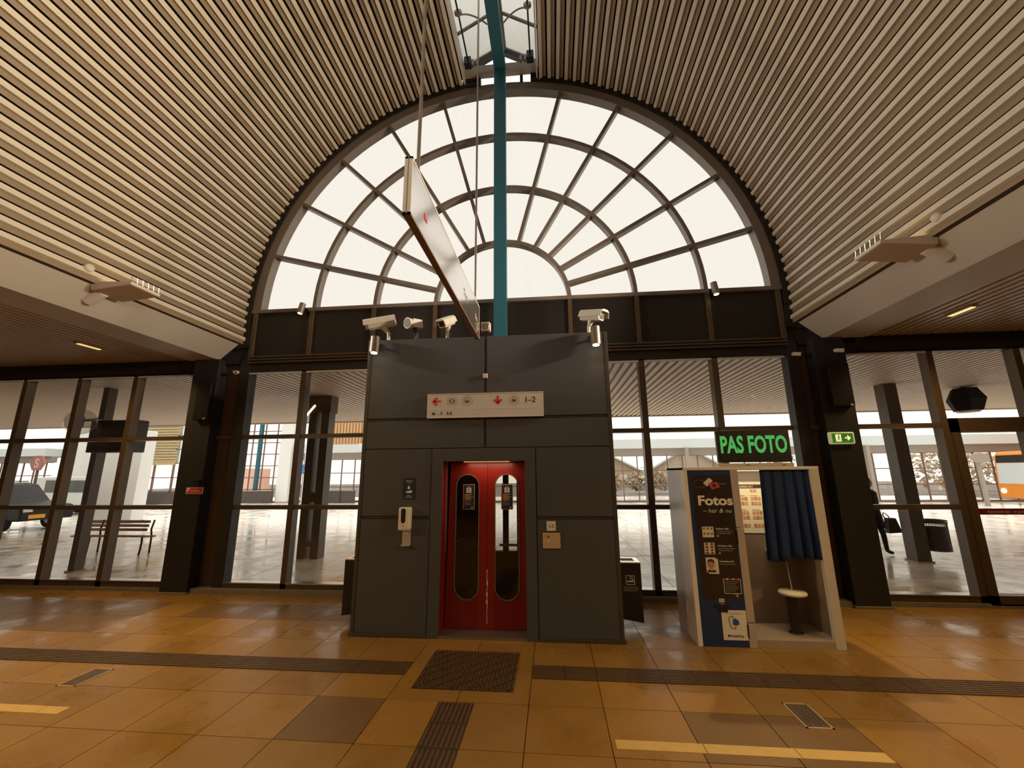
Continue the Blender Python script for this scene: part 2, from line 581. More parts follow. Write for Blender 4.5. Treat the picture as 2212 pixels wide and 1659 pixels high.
# dark guidance paving set in the floor
def ribbed(name, x0, x1, y0, y1, along, label, tile=0.31):
    mb = MB()
    mb.box(x0, x1, y0, y1, 0.0, 0.004, TACT)
    n = 8
    if along == 'x':
        k = 0
        x = x0
        while x < x1 - 0.02:
            xe = min(x + tile - 0.006, x1)
            for i in range(n):
                yy = y0 + (i + 0.5) * (y1 - y0) / n
                mb.box(x + 0.006, xe, yy - 0.008, yy + 0.008, 0.004, 0.008, TACTL)
            x += tile
    else:
        y = y1
        while y > y0 + 0.02:
            ye = max(y - tile + 0.012, y0)
            for i in range(n):
                xx = x0 + (i + 0.5) * (x1 - x0) / n
                mb.box(xx - 0.008, xx + 0.008, ye, y - 0.012, 0.004, 0.008, TACTL)
            y -= tile
    return tag(mb.build(name), label, 'guidance strip', 'ribbed guidance strips in the floor')


ribbed('guidance_strip', -13.0, -0.665, -2.60, -2.31, 'x', 'dark ribbed guidance strip running off to the left of the square mat')
ribbed('guidance_strip', 0.60, 13.0, -2.58, -2.29, 'x', 'dark ribbed guidance strip running right past the photo booth')
ribbed('guidance_strip', -0.19, 0.12, -4.9, -3.06, 'y', 'short dark ribbed guidance strip leading from the mat toward the viewer')
mb = MB()
mb.box(-0.51, 0.435, -2.85, -2.03, 0.0, 0.004, TACT)
for i in range(27):
    for j in range(24):
        x, y = -0.495 + i * 0.035, -2.835 + j * 0.035
        mb.box(x, x + 0.02, y, y + 0.02, 0.004, 0.009, TACTL if (i * 7 + j * 3) % 5 else TACT)
tag(mb.build('tactile_mat'), 'square dark studded tactile mat in front of the red lift door', 'tactile mat')
for x0, x1, ys, lab in ((-13.0, -3.33, -3.39, 'yellow floor line ending beside the drain on the left'), (1.25, 3.11, -3.46, 'short yellow floor line in front of the photo booth')):
    mb = MB()
    x = x0
    while x < x1 - 0.01:
        xe = min(x + 0.63, x1)
        mb.box(x + 0.003, xe - 0.003, ys - 0.105, ys, 0.0, 0.003, YELLOW)
        x = xe
    tag(mb.build('floor_line'), lab, 'floor line', 'yellow floor lines')
for x0, y0, lab in ((-3.90, -3.07, 'narrow drain grate with pale frame near the left yellow line'), (2.74, -3.20, 'narrow drain grate with pale frame in the dark slabs before the booth')):
    t = thing('floor_drain', lab, 'drain', (x0, y0, 0), 'floor drains')
    x1, y1 = x0 + 0.205, y0 + 0.36
    mb = MB()
    w = 0.014
    for a in ((x0, x1, y0, y0 + w), (x0, x1, y1 - w, y1), (x0, x0 + w, y0, y1), (x1 - w, x1, y0, y1)):
        mb.box(*a, 0.0, 0.005, BEIGE)
    mb.build('frame', t)
    mb = MB()
    mb.box(x0 + w, x1 - w, y0 + w, y1 - w, 0.0, 0.001, TACTL)
    for i in range(5):
        xx = x0 + 0.035 + i * 0.034
        mb.box(xx, xx + 0.012, y0 + 0.03, y1 - 0.03, 0.001, 0.004, STEEL)
    mb.build('grate', t)

# ------------------------------------------------------------------ vaulted ceiling
ZC = 5.0
for nm, s in (('ceiling_left', -1), ('ceiling_right', 1)):
    mb = MB()
    prof = []
    a0, a1, n = 8.8, 97.2, 44
    p = (a1 - a0) / n
    RI, RO = 4.95, 4.99
    for i in range(n):
        b = a0 + i * p
        prof += [(b, RI + 0.14), (b + p * 0.23, RI + 0.14), (b + p * 0.24, RI), (b + p * 0.60, RI), (b + p * 0.65, RO), (b + p * 0.999, RO)]
    prof.append((a1, RI + 0.13))
    v = []
    for a, r in prof:
        x, z = s * r * math.sin(R(a)), ZC + r * math.cos(R(a))
        v += [(x, -15.5, z), (x, -0.03, z)]
    f = [(2 * i, 2 * i + 1, 2 * i + 3, 2 * i + 2) for i in range(len(prof) - 1)]
    mb.add(v, f, VAULT)
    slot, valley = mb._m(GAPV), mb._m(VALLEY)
    for i in range(len(f)):     # rib shade put into the colour: dark added slots, browner strips between crests
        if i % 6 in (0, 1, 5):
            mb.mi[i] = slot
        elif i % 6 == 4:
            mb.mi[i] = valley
    # upstand beside the skylight
    x = s * 5.03 * math.sin(R(a0)); z = ZC + 5.03 * math.cos(R(a0))
    mb.box(min(x, x - s * 0.03), max(x, x - s * 0.03), -15.5, -0.03, z - 0.09, 10.22, OFFW)
    struct(mb.build(nm))

for nm, s in (('beam_left', -1), ('beam_right', 1)):
    mb = MB()
    sec = [(5.0, 4.38), (5.36, 4.07), (5.98, 4.07), (5.98, 4.20), (5.2, 4.45), (5.0, 4.45)]
    mb.prism([(s * x, z) for x, z in sec], (0, -15.5, 0), FX, FZ, Vector((0, 1, 0)), 15.42, BEAMW)
    for y in ():
        mb.bar((s * 5.0, y, 4.372), (s * 5.352, y, 4.068), 0.006, 0.004, STEEL, up=(s * 0.66, 0, 0.75))
    struct(mb.build(nm))


def slats(mb, x0, x1, y0, y1, z, pitch, m):
    """a ceiling of narrow boards running along y with dark grooves between them"""
    n = int(round((x1 - x0) / pitch))
    p = (x1 - x0) / n
    v, prof = [], []
    for i in range(n):
        b = x0 + i * p
        prof += [(b, z + 0.05), (b + p * 0.34, z + 0.05), (b + p * 0.38, z), (b + p * 0.96, z)]
    prof.append((x1, z + 0.05))
    for x, zz in prof:
        v += [(x, y0, zz), (x, y1, zz)]
    mb.add(v, [(2 * i, 2 * i + 1, 2 * i + 3, 2 * i + 2) for i in range(len(prof) - 1)], m)
    mb.box(x0, x1, y0, y1, z + 0.06, z + 0.12, DARK)


mb = MB(); slats(mb, -13.8, -5.98, -15.5, -0.03, 4.10, 0.13, SLAT); struct(mb.build('ceiling_side_left'))
mb = MB(); slats(mb, 5.98, 13.8, -15.5, -0.03, 4.10, 0.13, SLAT); struct(mb.build('ceiling_side_right'))
for x, lab in ((-6.85, 'recessed warm lamp glowing in the dark slatted ceiling at left'), (6.54, 'recessed warm lamp glowing in the slatted ceiling at right')):
    t = thing('ceiling_lamp', lab, 'ceiling lamp', (x, -1.1, 4.1), 'recessed lamps in the side ceilings')
    mb = MB(); mb.box(x - 0.05, x + 0.05, -1.30, -0.92, 4.075, 4.13, SLAT); mb.build('housing', t)
    mb = MB(); mb.box(x - 0.03, x + 0.03, -1.28, -0.94, 4.066, 4.075, TUBE); mb.build('diffuser', t)

# walls of the hall behind and beside the camera
WALL = mat('brown_hall_wall', (0.16, 0.11, 0.075), 0.7, var=0.1, scale=1)
mb = MB(); mb.box(-13.8, 13.8, -15.7, -15.5, -0.1, 11, WALL); struct(mb.build('wall_back'))
mb = MB(); mb.box(-14.0, -13.8, -15.7, 0.1, -0.1, 4.3, WALL); struct(mb.build('wall_left'))
mb = MB(); mb.box(13.8, 14.0, -15.7, 0.1, -0.1, 4.3, WALL); struct(mb.build('wall_right'))

# ------------------------------------------------------------------ skylight and ridge
sk = sempty('window_6', (0, -7.7, 10.2))
mb = MB()
for s in (-1, 1):
    mb.add([(s * 0.80, -15.5, 10.22), (s * 0.80, -0.05, 10.22), (0, -0.05, 10.72), (0, -15.5, 10.72)], [(0, 1, 2, 3)], SKYG)
mb.build('pane', sk)
mb = MB()
for y in (-0.8, -2.4, -3.9, -5.4, -6.9, -8.4, -9.9, -11.4, -12.9, -14.4):
    for s in (-1, 1):
        mb.bar((s * 0.80, y, 10.20), (s * 0.03, y, 10.69), 0.035, 0.05, ARCHM)
mb.bar((0.10, -15.5, 10.60), (0.10, -0.05, 10.60), 0.06, 0.10, ARCHM)
mb.build('glazing_bar', sk)
mb = MB()
for s in (-1, 1):
    mb.bar((s * 0.82, -0.06, 10.17), (s * 0.0, -0.06, 10.67), 0.10, 0.14, DARK)
mb.build('gable_frame', sk)
mb = MB()
mb.box(-0.80, 0.80, -0.16, -0.02, 10.02, 10.20, FARBEAM)
struct(mb.build('lintel', None)); bpy.data.objects['lintel'].name = 'trim_1'

mb = MB()
mb.box(-0.105, 0.125, -0.30, -0.16, 3.80, 9.92, TEAL)
mb.box(-0.105, 0.125, -15.5, -0.16, 9.92, 10.12, TEAL)
o = struct(mb.build('beam_ridge', bevel=0.008))

for s, lab in ((-1, 'dark motorised skylight opener with rod at the left skylight edge'), (1, 'dark motorised skylight opener with rod at the right skylight edge')):
    x = s * 0.63
    t = thing('skylight_opener', lab, 'window opener', (x, -0.35, 10.05), 'skylight openers')
    mb = MB(); mb.box(x - 0.07, x + 0.07, -0.42, -0.28, 9.98, 10.16, BLACK); mb.build('motor_box', t, 0.01)
    mb = MB(); mb.cyl((x, -3.5, 10.12), (x, -0.4, 10.12), 0.016, BLACK); mb.build('rod', t)
    mb = MB(); mb.lathe([(0.0, -0.02), (0.07, -0.02), (0.07, 0.02), (0.0, 0.02)], (x, -1.25, 10.12), STEEL, axis='y'); mb.build('pulley', t)
    mb = MB(); mb.tube([(x - s * 0.05 + s * -0.42 * k / 8, -1.2 + 0.35 * (k / 8) ** 1.4, 10.14 + 0.2 * math.sin(k / 8 * 1.2)) for k in range(9)], 0.014, STEEL); mb.build('arm', t)
    mb = MB(); mb.box(x - s * 0.10 - 0.02, x - s * 0.10 + 0.02, -0.38, -0.30, 9.99, 10.12, STEEL); mb.box(x - s * 0.19 - 0.02, x - s * 0.19 + 0.02, -0.38, -0.30, 9.99, 10.10, STEEL); mb.build('bracket', t)

# ------------------------------------------------------------------ arched window
aw = sempty('window_1', (0, 0, 5.06))
ZB = 5.065


def arc(mb, r0, r1, y0, y1, a0, a1, m, n=72):
    vs = []
    for i in range(n + 1):
        t = R(a0 + (a1 - a0) * i / n)
        c, s = math.cos(t), math.sin(t)
        vs += [(r0 * c, y0, ZC + r0 * s), (r1 * c, y0, ZC + r1 * s), (r1 * c, y1, ZC + r1 * s), (r0 * c, y1, ZC + r0 * s)]
    f = []
    for i in range(n):
        for k in range(4):
            f.append((4 * i + k, 4 * i + (k + 1) % 4, 4 * i + 4 + (k + 1) % 4, 4 * i + 4 + k))
    f += [(3, 2, 1, 0), (4 * n, 4 * n + 1, 4 * n + 2, 4 * n + 3)]
    mb.add(vs, f, m)


RINGS = (1.244, 2.42, 3.63)
mb = MB(); arc(mb, 4.70, 4.87, -0.02, 0.17, 0.8, 179.2, ARCHM); mb.build('outer_frame', aw)
for r in RINGS:
    mb = MB(); arc(mb, r - 0.035, r + 0.035, 0.0, 0.15, math.degrees(math.asin(0.065 / r)), 180 - math.degrees(math.asin(0.065 / r)), ARCHM, 48); mb.build('ring_bar', aw)
for a in (15, 30, 45, 60, 75, 90, 105, 120, 135, 150, 165):
    c, s = math.cos(R(a)), math.sin(R(a))
    mb = MB()
    mb.bar((1.244 * c, 0.065, ZC + 1.244 * s), (4.74 * c, 0.065, ZC + 4.74 * s), 0.065, 0.15, ARCHM, up=(0, 1, 0))
    mb.build('spoke', aw)
mb = MB()
n = 64
a0 = math.degrees(math.asin(0.065 / 4.75))
pts = [(4.75 * math.cos(R(a0 + (180 - 2 * a0) * i / n)), ZC + 4.75 * math.sin(R(a0 + (180 - 2 * a0) * i / n))) for i in range(n + 1)]
mb.add([(x, 0.10, z) for x, z in pts], [tuple(range(n + 1))], GLASS)
mb.build('pane', aw)
mb = MB(); mb.box(-4.9, 4.9, -0.04, 0.17, 5.0, ZB, ARCHM); mb.build('sill', aw)
# wall between the vault and the glass, and the dark panelled band below the arch
mb = MB()
arc(mb, 4.865, 5.25, -0.045, 0.14, -8, 80.6, DARK)
arc(mb, 4.865, 5.25, -0.045, 0.14, 99.4, 188, DARK)
mb.box(-5.35, 5.35, 0.02, 0.17, 4.08, 5.0, DARK)
for x in (-4.8, -3.65, -2.42, -1.24, 1.24, 2.42, 3.63, 4.8):
    mb.box(x - 0.035, x + 0.035, -0.03, 0.02, 4.08, 5.0, FRAME)
for s in (-1, 1):
    mb.box(min(s * 5.0, s * 6.0), max(s * 5.0, s * 6.0), 0.0, 0.17, 4.0, 4.5, DARK)
    mb.box(min(s * 5.9, s * 13.9), max(s * 5.9, s * 13.9), -0.03, 0.2, 3.85, 4.2, DARK)
struct(mb.build('wall_front'))
mb = MB()
for z in (4.0, 4.055, 4.11):
    for x0, x1 in ((-4.8, -1.7), (1.64, 4.8)):
        mb.cyl((x0, -0.07, z), (x1, -0.07, z), 0.017, FRAME, 10)
struct(mb.build('trim_2'))
# short stretch of glass above the arch, under the skylight
mb = MB(); mb.add([(-0.8, 0.06, 9.85), (0.8, 0.06, 9.85), (0.8, 0.06, 10.7), (-0.8, 0.06, 10.7)], [(0, 1, 2, 3)], GLASS); struct(mb.build('window_7'))
mb = MB()
mb.box(-0.80, -0.42, -0.05, 0.05, 9.84, 10.03, DARK); mb.box(0.62, 0.80, -0.05, 0.05, 9.84, 10.03, DARK); mb.box(0.40, 0.46, -0.03, 0.05, 9.84, 10.03, DARK)
struct(mb.build('trim_3'))

# ------------------------------------------------------------------ glazed front, bay by bay
ZT = 3.82


def bay(name, xs, ends, zt=ZT, skip=(), tz=(2.62, 1.385)):
    w = sempty(name, ((xs[0] + xs[-1]) / 2, 0.07, 0))
    mb = MB()
    x0, x1 = xs[0], xs[-1]
    mb.box(x0, x1, 0.0, 0.15, zt, 4.1, DARK)
    mb.box(x0, x1, 0.0, 0.15, 0.04, 0.15, FRAME)
    mb.build('head_and_base_rail', w)
    for i, x in enumerate(xs):
        if i in ends:
            continue
        mb = MB(); mb.box(x - 0.05, x + 0.05, 0.0, 0.16, 0.04, zt + 0.02, FRAME); mb.build('mullion', w)
    for k in range(len(xs) - 1):
        if k in skip:
            continue
        a, b = xs[k], xs[k + 1]
        a += 0.05 if k not in ends or k else 0
        b -= 0.05
        for z in tz:
            mb = MB(); mb.box(a, b, 0.01, 0.14, z - 0.035, z + 0.035, FRAME); mb.build('transom', w)
        mb = MB(); mb.box(a, b, -0.01, 0.15, 0.15, 0.165, CHROME); mb.box(a, b, -0.012, 0.0, zt - 0.03, zt, OFFW); mb.build('sill', w)
    mb = MB(); mb.add([(x0, 0.075, 0.15), (x1, 0.075, 0.15), (x1, 0.075, zt), (x0, 0.075, zt)], [(0, 1, 2, 3)], GLASS)
    mb.build('pane', w)
    return w


bay('window_2', [-13.8, -13.12, -11.92, -10.72, -9.52, -8.32, -7.12, -5.80], (0, 7))
bay('window_3', [-4.78, -3.70, -2.42, -1.2], (0,))
bay('window_4', [1.2, 2.42, 3.63, 4.80], (3,))
w5 = bay('window_5', [5.62, 6.97, 8.25, 9.5, 10.75, 12.0, 13.8], (0, 6), skip=(1,))
# columns either side of the middle bays
for nm, s in (('column_left', -1), ('column_right', 1)):
    mb = MB()
    xa, xb = sorted((s * 5.14, s * 5.62)) if s > 0 else (-5.80, -5.30)
    mb.box(xa, xb, -0.14, 0.14, 0.03, 4.07, COLUMN)
    mb.box(xa - 0.02, xb + 0.02, -0.16, 0.14, 0.0, 0.03, CURB)
    j0, j1 = (4.80, 4.98) if s > 0 else (-4.98, -4.78)
    mb.box(j0, j1, 0.0, 0.2, 0.03, 4.08, COLUMN)
    r0, r1 = (4.98, 5.14) if s > 0 else (-5.30, -4.98)
    mb.box(r0, r1, 0.09, 0.2, 0.0, 4.08, FRAME)
    mb.box(r0, r1, 0.02, 0.15, 2.585, 2.655, FRAME)
    o = struct(mb.build(nm, bevel=0.006))
mb = MB()
mb.box(-13.8, -5.82, -0.03, 0.22, 0.0, 0.06, CURB)
mb.box(-5.28, 5.12, -0.10, 0.22, 0.0, 0.075, CURB)
mb.box(5.64, 13.8, -0.03, 0.22, 0.0, 0.06, CURB)
struct(mb.build('baseboard_front'))

# the glazed door in the right-hand bay
d = sempty('door_1', (7.6, 0.05, 0))
mb = MB()
mb.box(7.02, 7.14, -0.03, 0.12, 0.04, 2.72, FRAME); mb.box(8.06, 8.20, -0.03, 0.12, 0.04, 2.72, FRAME)
mb.box(7.02, 8.20, -0.03, 0.12, 2.50, 2.72, FRAME); mb.box(7.02, 8.20, -0.03, 0.12, 0.04, 0.17, FRAME)
mb.build('door_frame', d)
mb = MB(); mb.add([(7.14, 0.03, 0.17), (8.06, 0.03, 0.17), (8.06, 0.03, 2.5), (7.14, 0.03, 2.5)], [(0, 1, 2, 3)], GLASS); mb.build('pane', d)
mb = MB(); mb.tube([(7.90, -0.03, 0.78), (7.90, -0.09, 0.78), (7.90, -0.09, 1.10), (7.90, -0.03, 1.10)], 0.012, CHROME); mb.tube([(7.97, -0.03, 0.78), (7.97, -0.09, 0.78), (7.97, -0.09, 1.10), (7.97, -0.03, 1.10)], 0.012, CHROME); mb.build('door_handle', d)
mb = MB(); mb.box(7.14, 8.06, 0.018, 0.022, 1.275, 1.365, RED)
text(mb, 'Automatisk dør - brug knappen', (7.6, 0.017, 1.303), FX, FZ, 0.035, WHITET, 'CENTER')
mb.build('red_banner', d)
mb = MB(); mb.add([(8.25, 0.03, 2.7), (7.02, 0.03, 2.7), (7.02, 0.03, 2.7), (8.25, 0.03, 2.7)], [], GLASS)

# ------------------------------------------------------------------ lift tower
LY = -1.675
lt = thing('lift_tower', 'charcoal panelled lift tower with recessed red double doors', 'lift', (0, -0.87, 0))
LX0, LX1, LZ = -1.69, 1.63, 3.79
mb = MB()   # side and rear walls, roof
mb.box(LX0, LX0 + 0.08, LY + 0.04, -0.12, 0.0, LZ, LIFT)
mb.box(LX1 - 0.08, LX1, LY + 0.04, -0.12, 0.0, LZ, LIFT)
mb.box(LX0, LX1, LY + 0.02, -0.12, LZ - 0.05, LZ, LIFT)
mb.box(LX0, -0.10, -0.2, -0.12, 0.0, LZ, LIFT); mb.box(0.26, LX1, -0.2, -0.12, 0.0, LZ, LIFT)
mb.box(-0.10, 0.26, -0.2, -0.12, 0.0, 0.74, LIFT); mb.box(-0.10, 0.26, -0.2, -0.12, 2.05, LZ, LIFT)
mb.box(0.035, 0.125, -0.2, -0.12, 0.74, 2.05, LIFTE)
mb.build('shaft_wall', lt)
mb = MB(); mb.add([(-0.10, -0.15, 0.74), (0.26, -0.15, 0.74), (0.26, -0.15, 2.05), (-0.10, -0.15, 2.05)], [(0, 1, 2, 3)], GLASSD); mb.build('rear_window', lt)
mb = MB(); mb.box(LX0 + 0.02, LX1 - 0.02, LY + 0.03, LY + 0.10, 2.66, LZ - 0.01, GAP); mb.box(LX0 + 0.02, -0.75, LY + 0.03, LY + 0.10, 0.03, 2.66, GAP); mb.box(0.64, LX1 - 0.02, LY + 0.03, LY + 0.10, 0.03, 2.66, GAP); mb.box(-0.76, 0.65, LY + 0.03, LY + 0.10, 2.26, 2.67, GAP); mb.build('backing', lt)
DL, DR, DT = -0.575, 0.495, 2.095      # door opening
FL, FR, FT = -0.72, 0.63, 2.26         # outer edge of door frame
g = 0.008
for x0, x1, z0, z1 in ((LX0 + 0.05, -0.03 - g, 2.665 + g, LZ), (-0.01 + g, LX1 - 0.05, 2.665 + g, LZ),
                       (LX0 + 0.05, -0.03 - g, FT + g, 2.645 - g), (-0.01 + g, LX1 - 0.05, FT + g, 2.645 - g),
                       (LX0 + 0.05, FL - g, 1.40 + g, FT), (FR + g, LX1 - 0.05, 1.40 + g, FT),
                       (LX0 + 0.05, FL - g, 0.04, 1.38 - g), (FR + g, LX1 - 0.05, 0.04, 1.38 - g)):
    mb = MB(); mb.box(x0, x1, LY, LY + 0.035, z0, z1, LIFT); mb.build('panel', lt, 0.004)
mb = MB()   # joint strips with screws
mb.box(-0.03, -0.01, LY + 0.012, LY + 0.04, FT, LZ, LIFTE)
mb.box(LX0 + 0.05, LX1 - 0.05, LY + 0.012, LY + 0.04, 2.645, 2.665, LIFTE)
mb.box(LX0 + 0.05, FL, LY + 0.012, LY + 0.04, 1.38, 1.40, LIFTE); mb.box(FR, LX1 - 0.05, LY + 0.012, LY + 0.04, 1.38, 1.40, LIFTE)
for x in [LX0 + 0.2 + 0.28 * i for i in range(12)]:
    mb.cyl((x, LY + 0.012, 2.655), (x, LY + 0.004, 2.655), 0.006, GAP, 8)
for z in [2.4 + 0.14 * i for i in range(10)]:
    mb.cyl((-0.02, LY + 0.012, z), (-0.02, LY + 0.004, z), 0.005, GAP, 8)
mb.build('joint_strip', lt)
for x in (LX0, LX1 - 0.05):
    mb = MB(); mb.box(x, x + 0.045, LY - 0.006, LY + 0.06, 0.03, LZ, LIFTE)
    for k in range(9):
        z = 0.3 + 0.42 * k
        mb.cyl((x + 0.022, LY - 0.005, z), (x + 0.022, LY - 0.010, z), 0.006, GAP, 8)
    mb.build('corner_trim', lt, 0.004)
for a_, b_ in ((LX0 - 0.01, FL), (FR, LX1 + 0.01)):
    mb = MB(); mb.box(a_, b_, LY - 0.02, LY + 0.06, 0.0, 0.04, LIFTE); mb.build('plinth', lt, 0.004)
mb = MB()   # door surround
mb.box(FL, DL, LY - 0.012, LY + 0.02, 0.0, FT, LIFT); mb.box(DR, FR, LY - 0.012, LY + 0.02, 0.0, FT, LIFT)
mb.box(DL, DR, LY - 0.012, LY + 0.02, DT, FT, LIFT)
mb.box(DL - 0.03, DL, LY + 0.02, -1.38, 0.0, DT + 0.02, RED); mb.box(DR, DR + 0.03, LY + 0.02, -1.38, 0.0, DT + 0.02, RED)
mb.box(DL, DR, LY + 0.02, -1.38, DT, DT + 0.03, RED)
mb.build('door_frame', lt, 0.003)
mb = MB(); mb.box(DL, DR, LY - 0.01, -1.38, 0.0, 0.03, STEEL); mb.build('door_sill', lt)
mb = MB(); mb.box(-0.33, 0.28, -1.53, -1.49, DT - 0.012, DT, mat('dim_lit_tube', (0.6, 0.4, 0.2), 0.4, emit=(0.62, 0.30, 0.10), strength=0.8)); mb.build('door_lamp', lt)
lamp('door_lamp_light', 'AREA', (0, -1.575, DT - 0.03), (0, -1.47, 1.2), 2.2, (1.0, 0.7, 0.42), 0.6, 0.05)


def stadium(cx, z0, z1, r, n=14):
    p = []
    for i in range(n + 1):
        t = math.pi * i / n
        p.append((cx + r * math.cos(t), z1 - r + r * math.sin(t)))
    for i in range(n + 1):
        t = math.pi + math.pi * i / n
        p.append((cx + r * math.cos(t), z0 + r + r * math.sin(t)))
    return p


def leaf(x0, x1, cx, notice_x, cz):
    y0, y1 = -1.44, -1.40
    z0, z1 = 0.035, 2.09
    hole = stadium(cx, 0.37, 1.925, 0.155)
    N = len(hole)
    # outer outline points matched to the hole by angle
    cz = (0.37 + 1.925) / 2
    outer = []
    for u, w in hole:
        du, dw = u - cx, w - cz
        k = 1e9
        if du > 1e-6: k = min(k, (x1 - cx) / du)
        if du < -1e-6: k = min(k, (x0 - cx) / du)
        if dw > 1e-6: k = min(k, (z1 - cz) / dw)
        if dw < -1e-6: k = min(k, (z0 - cz) / dw)
        outer.append((cx + du * k, cz + dw * k))
    corners = [(x1, z1), (x0, z1), (x0, z0), (x1, z0)]
    mb = MB()
    vs = [(u, y0, w) for u, w in hole] + [(u, y0, w) for u, w in outer] + [(u, y1, w) for u, w in hole] + [(u, y1, w) for u, w in outer]
    f = []
    for i in range(N):
        j = (i + 1) % N
        f += [(i, j, N + j, N + i), (2 * N + i, 2 * N + j, 3 * N + j, 3 * N + i), (i, j, 2 * N + j, 2 * N + i)]
    mb.add(vs, f, RED)
    # corner triangles where the matched outline skips a corner
    for c in corners:
        for i in range(N):
            a, b = outer[i], outer[(i + 1) % N]
            if abs(a[0] - b[0]) > 1e-6 and abs(a[1] - b[1]) > 1e-6 and (abs(a[0] - c[0]) < 1e-6 or abs(b[0] - c[0]) < 1e-6) and (abs(a[1] - c[1]) < 1e-6 or abs(b[1] - c[1]) < 1e-6):
                mb.add([(a[0], y0, a[1]), (b[0], y0, b[1]), (c[0], y0, c[1])], [(0, 1, 2)], RED)
    d = mb.build('door_leaf', lt)
    mb = MB(); mb.prism(hole, (0, -1.425, 0), FX, FZ, Vector((0, 1, 0)), 0.006, GLASSD); mb.build('pane', d)
    mb = MB()
    for i in range(N):
        j = (i + 1) % N
        mb.bar((hole[i][0], y0 - 0.002, hole[i][1]), (hole[j][0], y0 - 0.002, hole[j][1]), 0.012, 0.012, STEEL, up=(0, 1, 0))
    mb.build('window_rim', d)
    # notice stuck on the glass
    nx, z0n, z1n, w = notice_x, 1.47, 1.795, 0.078
    mb = MB()
    o0 = (nx, -1.428, 0)
    flat(mb, rect(-w, w, z0n, z1n), o0, GOLDT, 0.001)
    flat(mb, rect(-w + 0.007, w - 0.007, z0n + 0.007, z1n - 0.007), o0, NAVYP, 0.003)
    flat(mb, rect(-0.032, 0.032, z1n - 0.11, z1n - 0.045), o0, WHITET, 0.005)
    flat(mb, rect(-0.024, 0.024, z1n - 0.103, z1n - 0.052), o0, NAVYP, 0.007)
    for u in (-0.013, 0.013):
        flat(mb, circ(u, z1n - 0.062, 0.007, 12), o0, WHITET, 0.009)
        flat(mb, rect(u - 0.007, u + 0.007, z1n - 0.1, z1n - 0.071), o0, WHITET, 0.009)
    flat(mb, [(-0.018, z1n - 0.038), (-0.006, z1n - 0.038), (-0.012, z1n - 0.026)], o0, WHITET, 0.005)
    flat(mb, [(0.006, z1n - 0.026), (0.018, z1n - 0.026), (0.012, z1n - 0.038)], o0, WHITET, 0.005)
    for k, ln in enumerate((0.10, 0.07, 0.11, 0.08, 0.09)):
        flat(mb, rect(-0.055, -0.055 + ln, z1n - 0.135 - 0.017 * k, z1n - 0.127 - 0.017 * k), o0, GOLDT, 0.005)
    for k, ln in enumerate((0.08, 0.06, 0.10, 0.09)):
        flat(mb, rect(-0.055, -0.055 + ln, z1n - 0.226 - 0.014 * k, z1n - 0.221 - 0.014 * k), o0, GREYT, 0.005)
    flat(mb, circ(0.045, z0n + 0.026, 0.009, 12), o0, WHITET, 0.005)
    mb.build('notice', d)


leaf(DL + 0.002, -0.022, -0.29, -0.275, 0)
leaf(-0.018, DR - 0.002, 0.235, 0.238, 0)
mb = MB()
for k in range(14):
    z = 0.1 + k * 0.045
    c_ = -0.021 + random.uniform(-0.004, 0.004)
    w_ = random.choice((0.003, 0.004, 0.006, 0.009))
    mb.box(c_ - w_, c_ + w_, -1.4415, -1.4405, z, z + 0.047, SIGNW)
mb.build('scratch_mark', lt)
mb = MB(); mb.tube([(-0.62, -0.9, 0.95), (-0.55, -0.35, 0.95)], 0.02, CHROME); mb.build('handrail', lt)
mb = MB(); mb.tube([(0.0, -0.32, 0.85), (0.30, -0.32, 0.85)], 0.02, CHROME); mb.build('handrail', lt)

# direction sign on the lift
sg = thing('direction_sign', 'long pale grey direction sign with red arrows above the lift doors', 'sign', (-0.03, LY, 2.65))
SX0, SX1, SZ0, SZ1 = -0.80, 0.755, 2.660, 2.985
mb = MB(); mb.box(SX0, SX1, LY - 0.045, LY - 0.006, SZ0, SZ1, SIGNW)
mb.box(SX0, SX1, LY - 0.047, LY - 0.045, 2.774, 2.779, WHITE); mb.box(SX0, SX1, LY - 0.05, LY - 0.045, SZ1 - 0.008, SZ1, WHITE); mb.box(SX0, SX1, LY - 0.05, LY - 0.045, SZ0, SZ0 + 0.008, WHITE)
mb.build('board', sg)
mb = MB()
SO = (SX0, LY - 0.045, SZ0)
WU = (SX1 - SX0) / 1833.0   # board width over its photographed width
cz1 = 0.223
arrow(mb, 150 * WU, cz1, 0.125, 0, SO, REDT)
arrow(mb, 1125 * WU, cz1, 0.125, R(90), SO, REDT)
for cu in (400, 640, 1375):
    ring(mb, cu * WU, cz1, 0.071, 0.004, SO, GREYT)
hexp = [(400 * WU + 0.043 * math.cos(R(60 * k)), cz1 + 0.043 * math.sin(R(60 * k))) for k in range(6)]
flat(mb, hexp, SO, GREYT)
text(mb, 'S', (SX0 + 400 * WU, LY - 0.050, SZ0 + cz1 - 0.024), FX, FZ, 0.048, SIGNW, 'CENTER', 0.02)
for cu in (640, 1375):
    u = cu * WU
    flat(mb, rect(u - 0.027, u + 0.027, cz1 - 0.022, cz1 + 0.002), SO, BLACKT)
    flat(mb, [(u - 0.027, cz1 + 0.004), (u + 0.027, cz1 + 0.004), (u + 0.019, cz1 + 0.043), (u - 0.019, cz1 + 0.043)], SO, BLACKT)
    flat(mb, [(u - 0.021, cz1 + 0.006), (u + 0.021, cz1 + 0.006), (u + 0.015, cz1 + 0.036), (u - 0.015, cz1 + 0.036)], SO, SIGNW, 0.004)
    for e in (-0.013, 0.013):
        flat(mb, circ(u + e, cz1 - 0.011, 0.005, 10), SO, SIGNW, 0.005)
    flat(mb, rect(u - 0.022, u + 0.022, cz1 - 0.036, cz1 - 0.032), SO, GREYT)
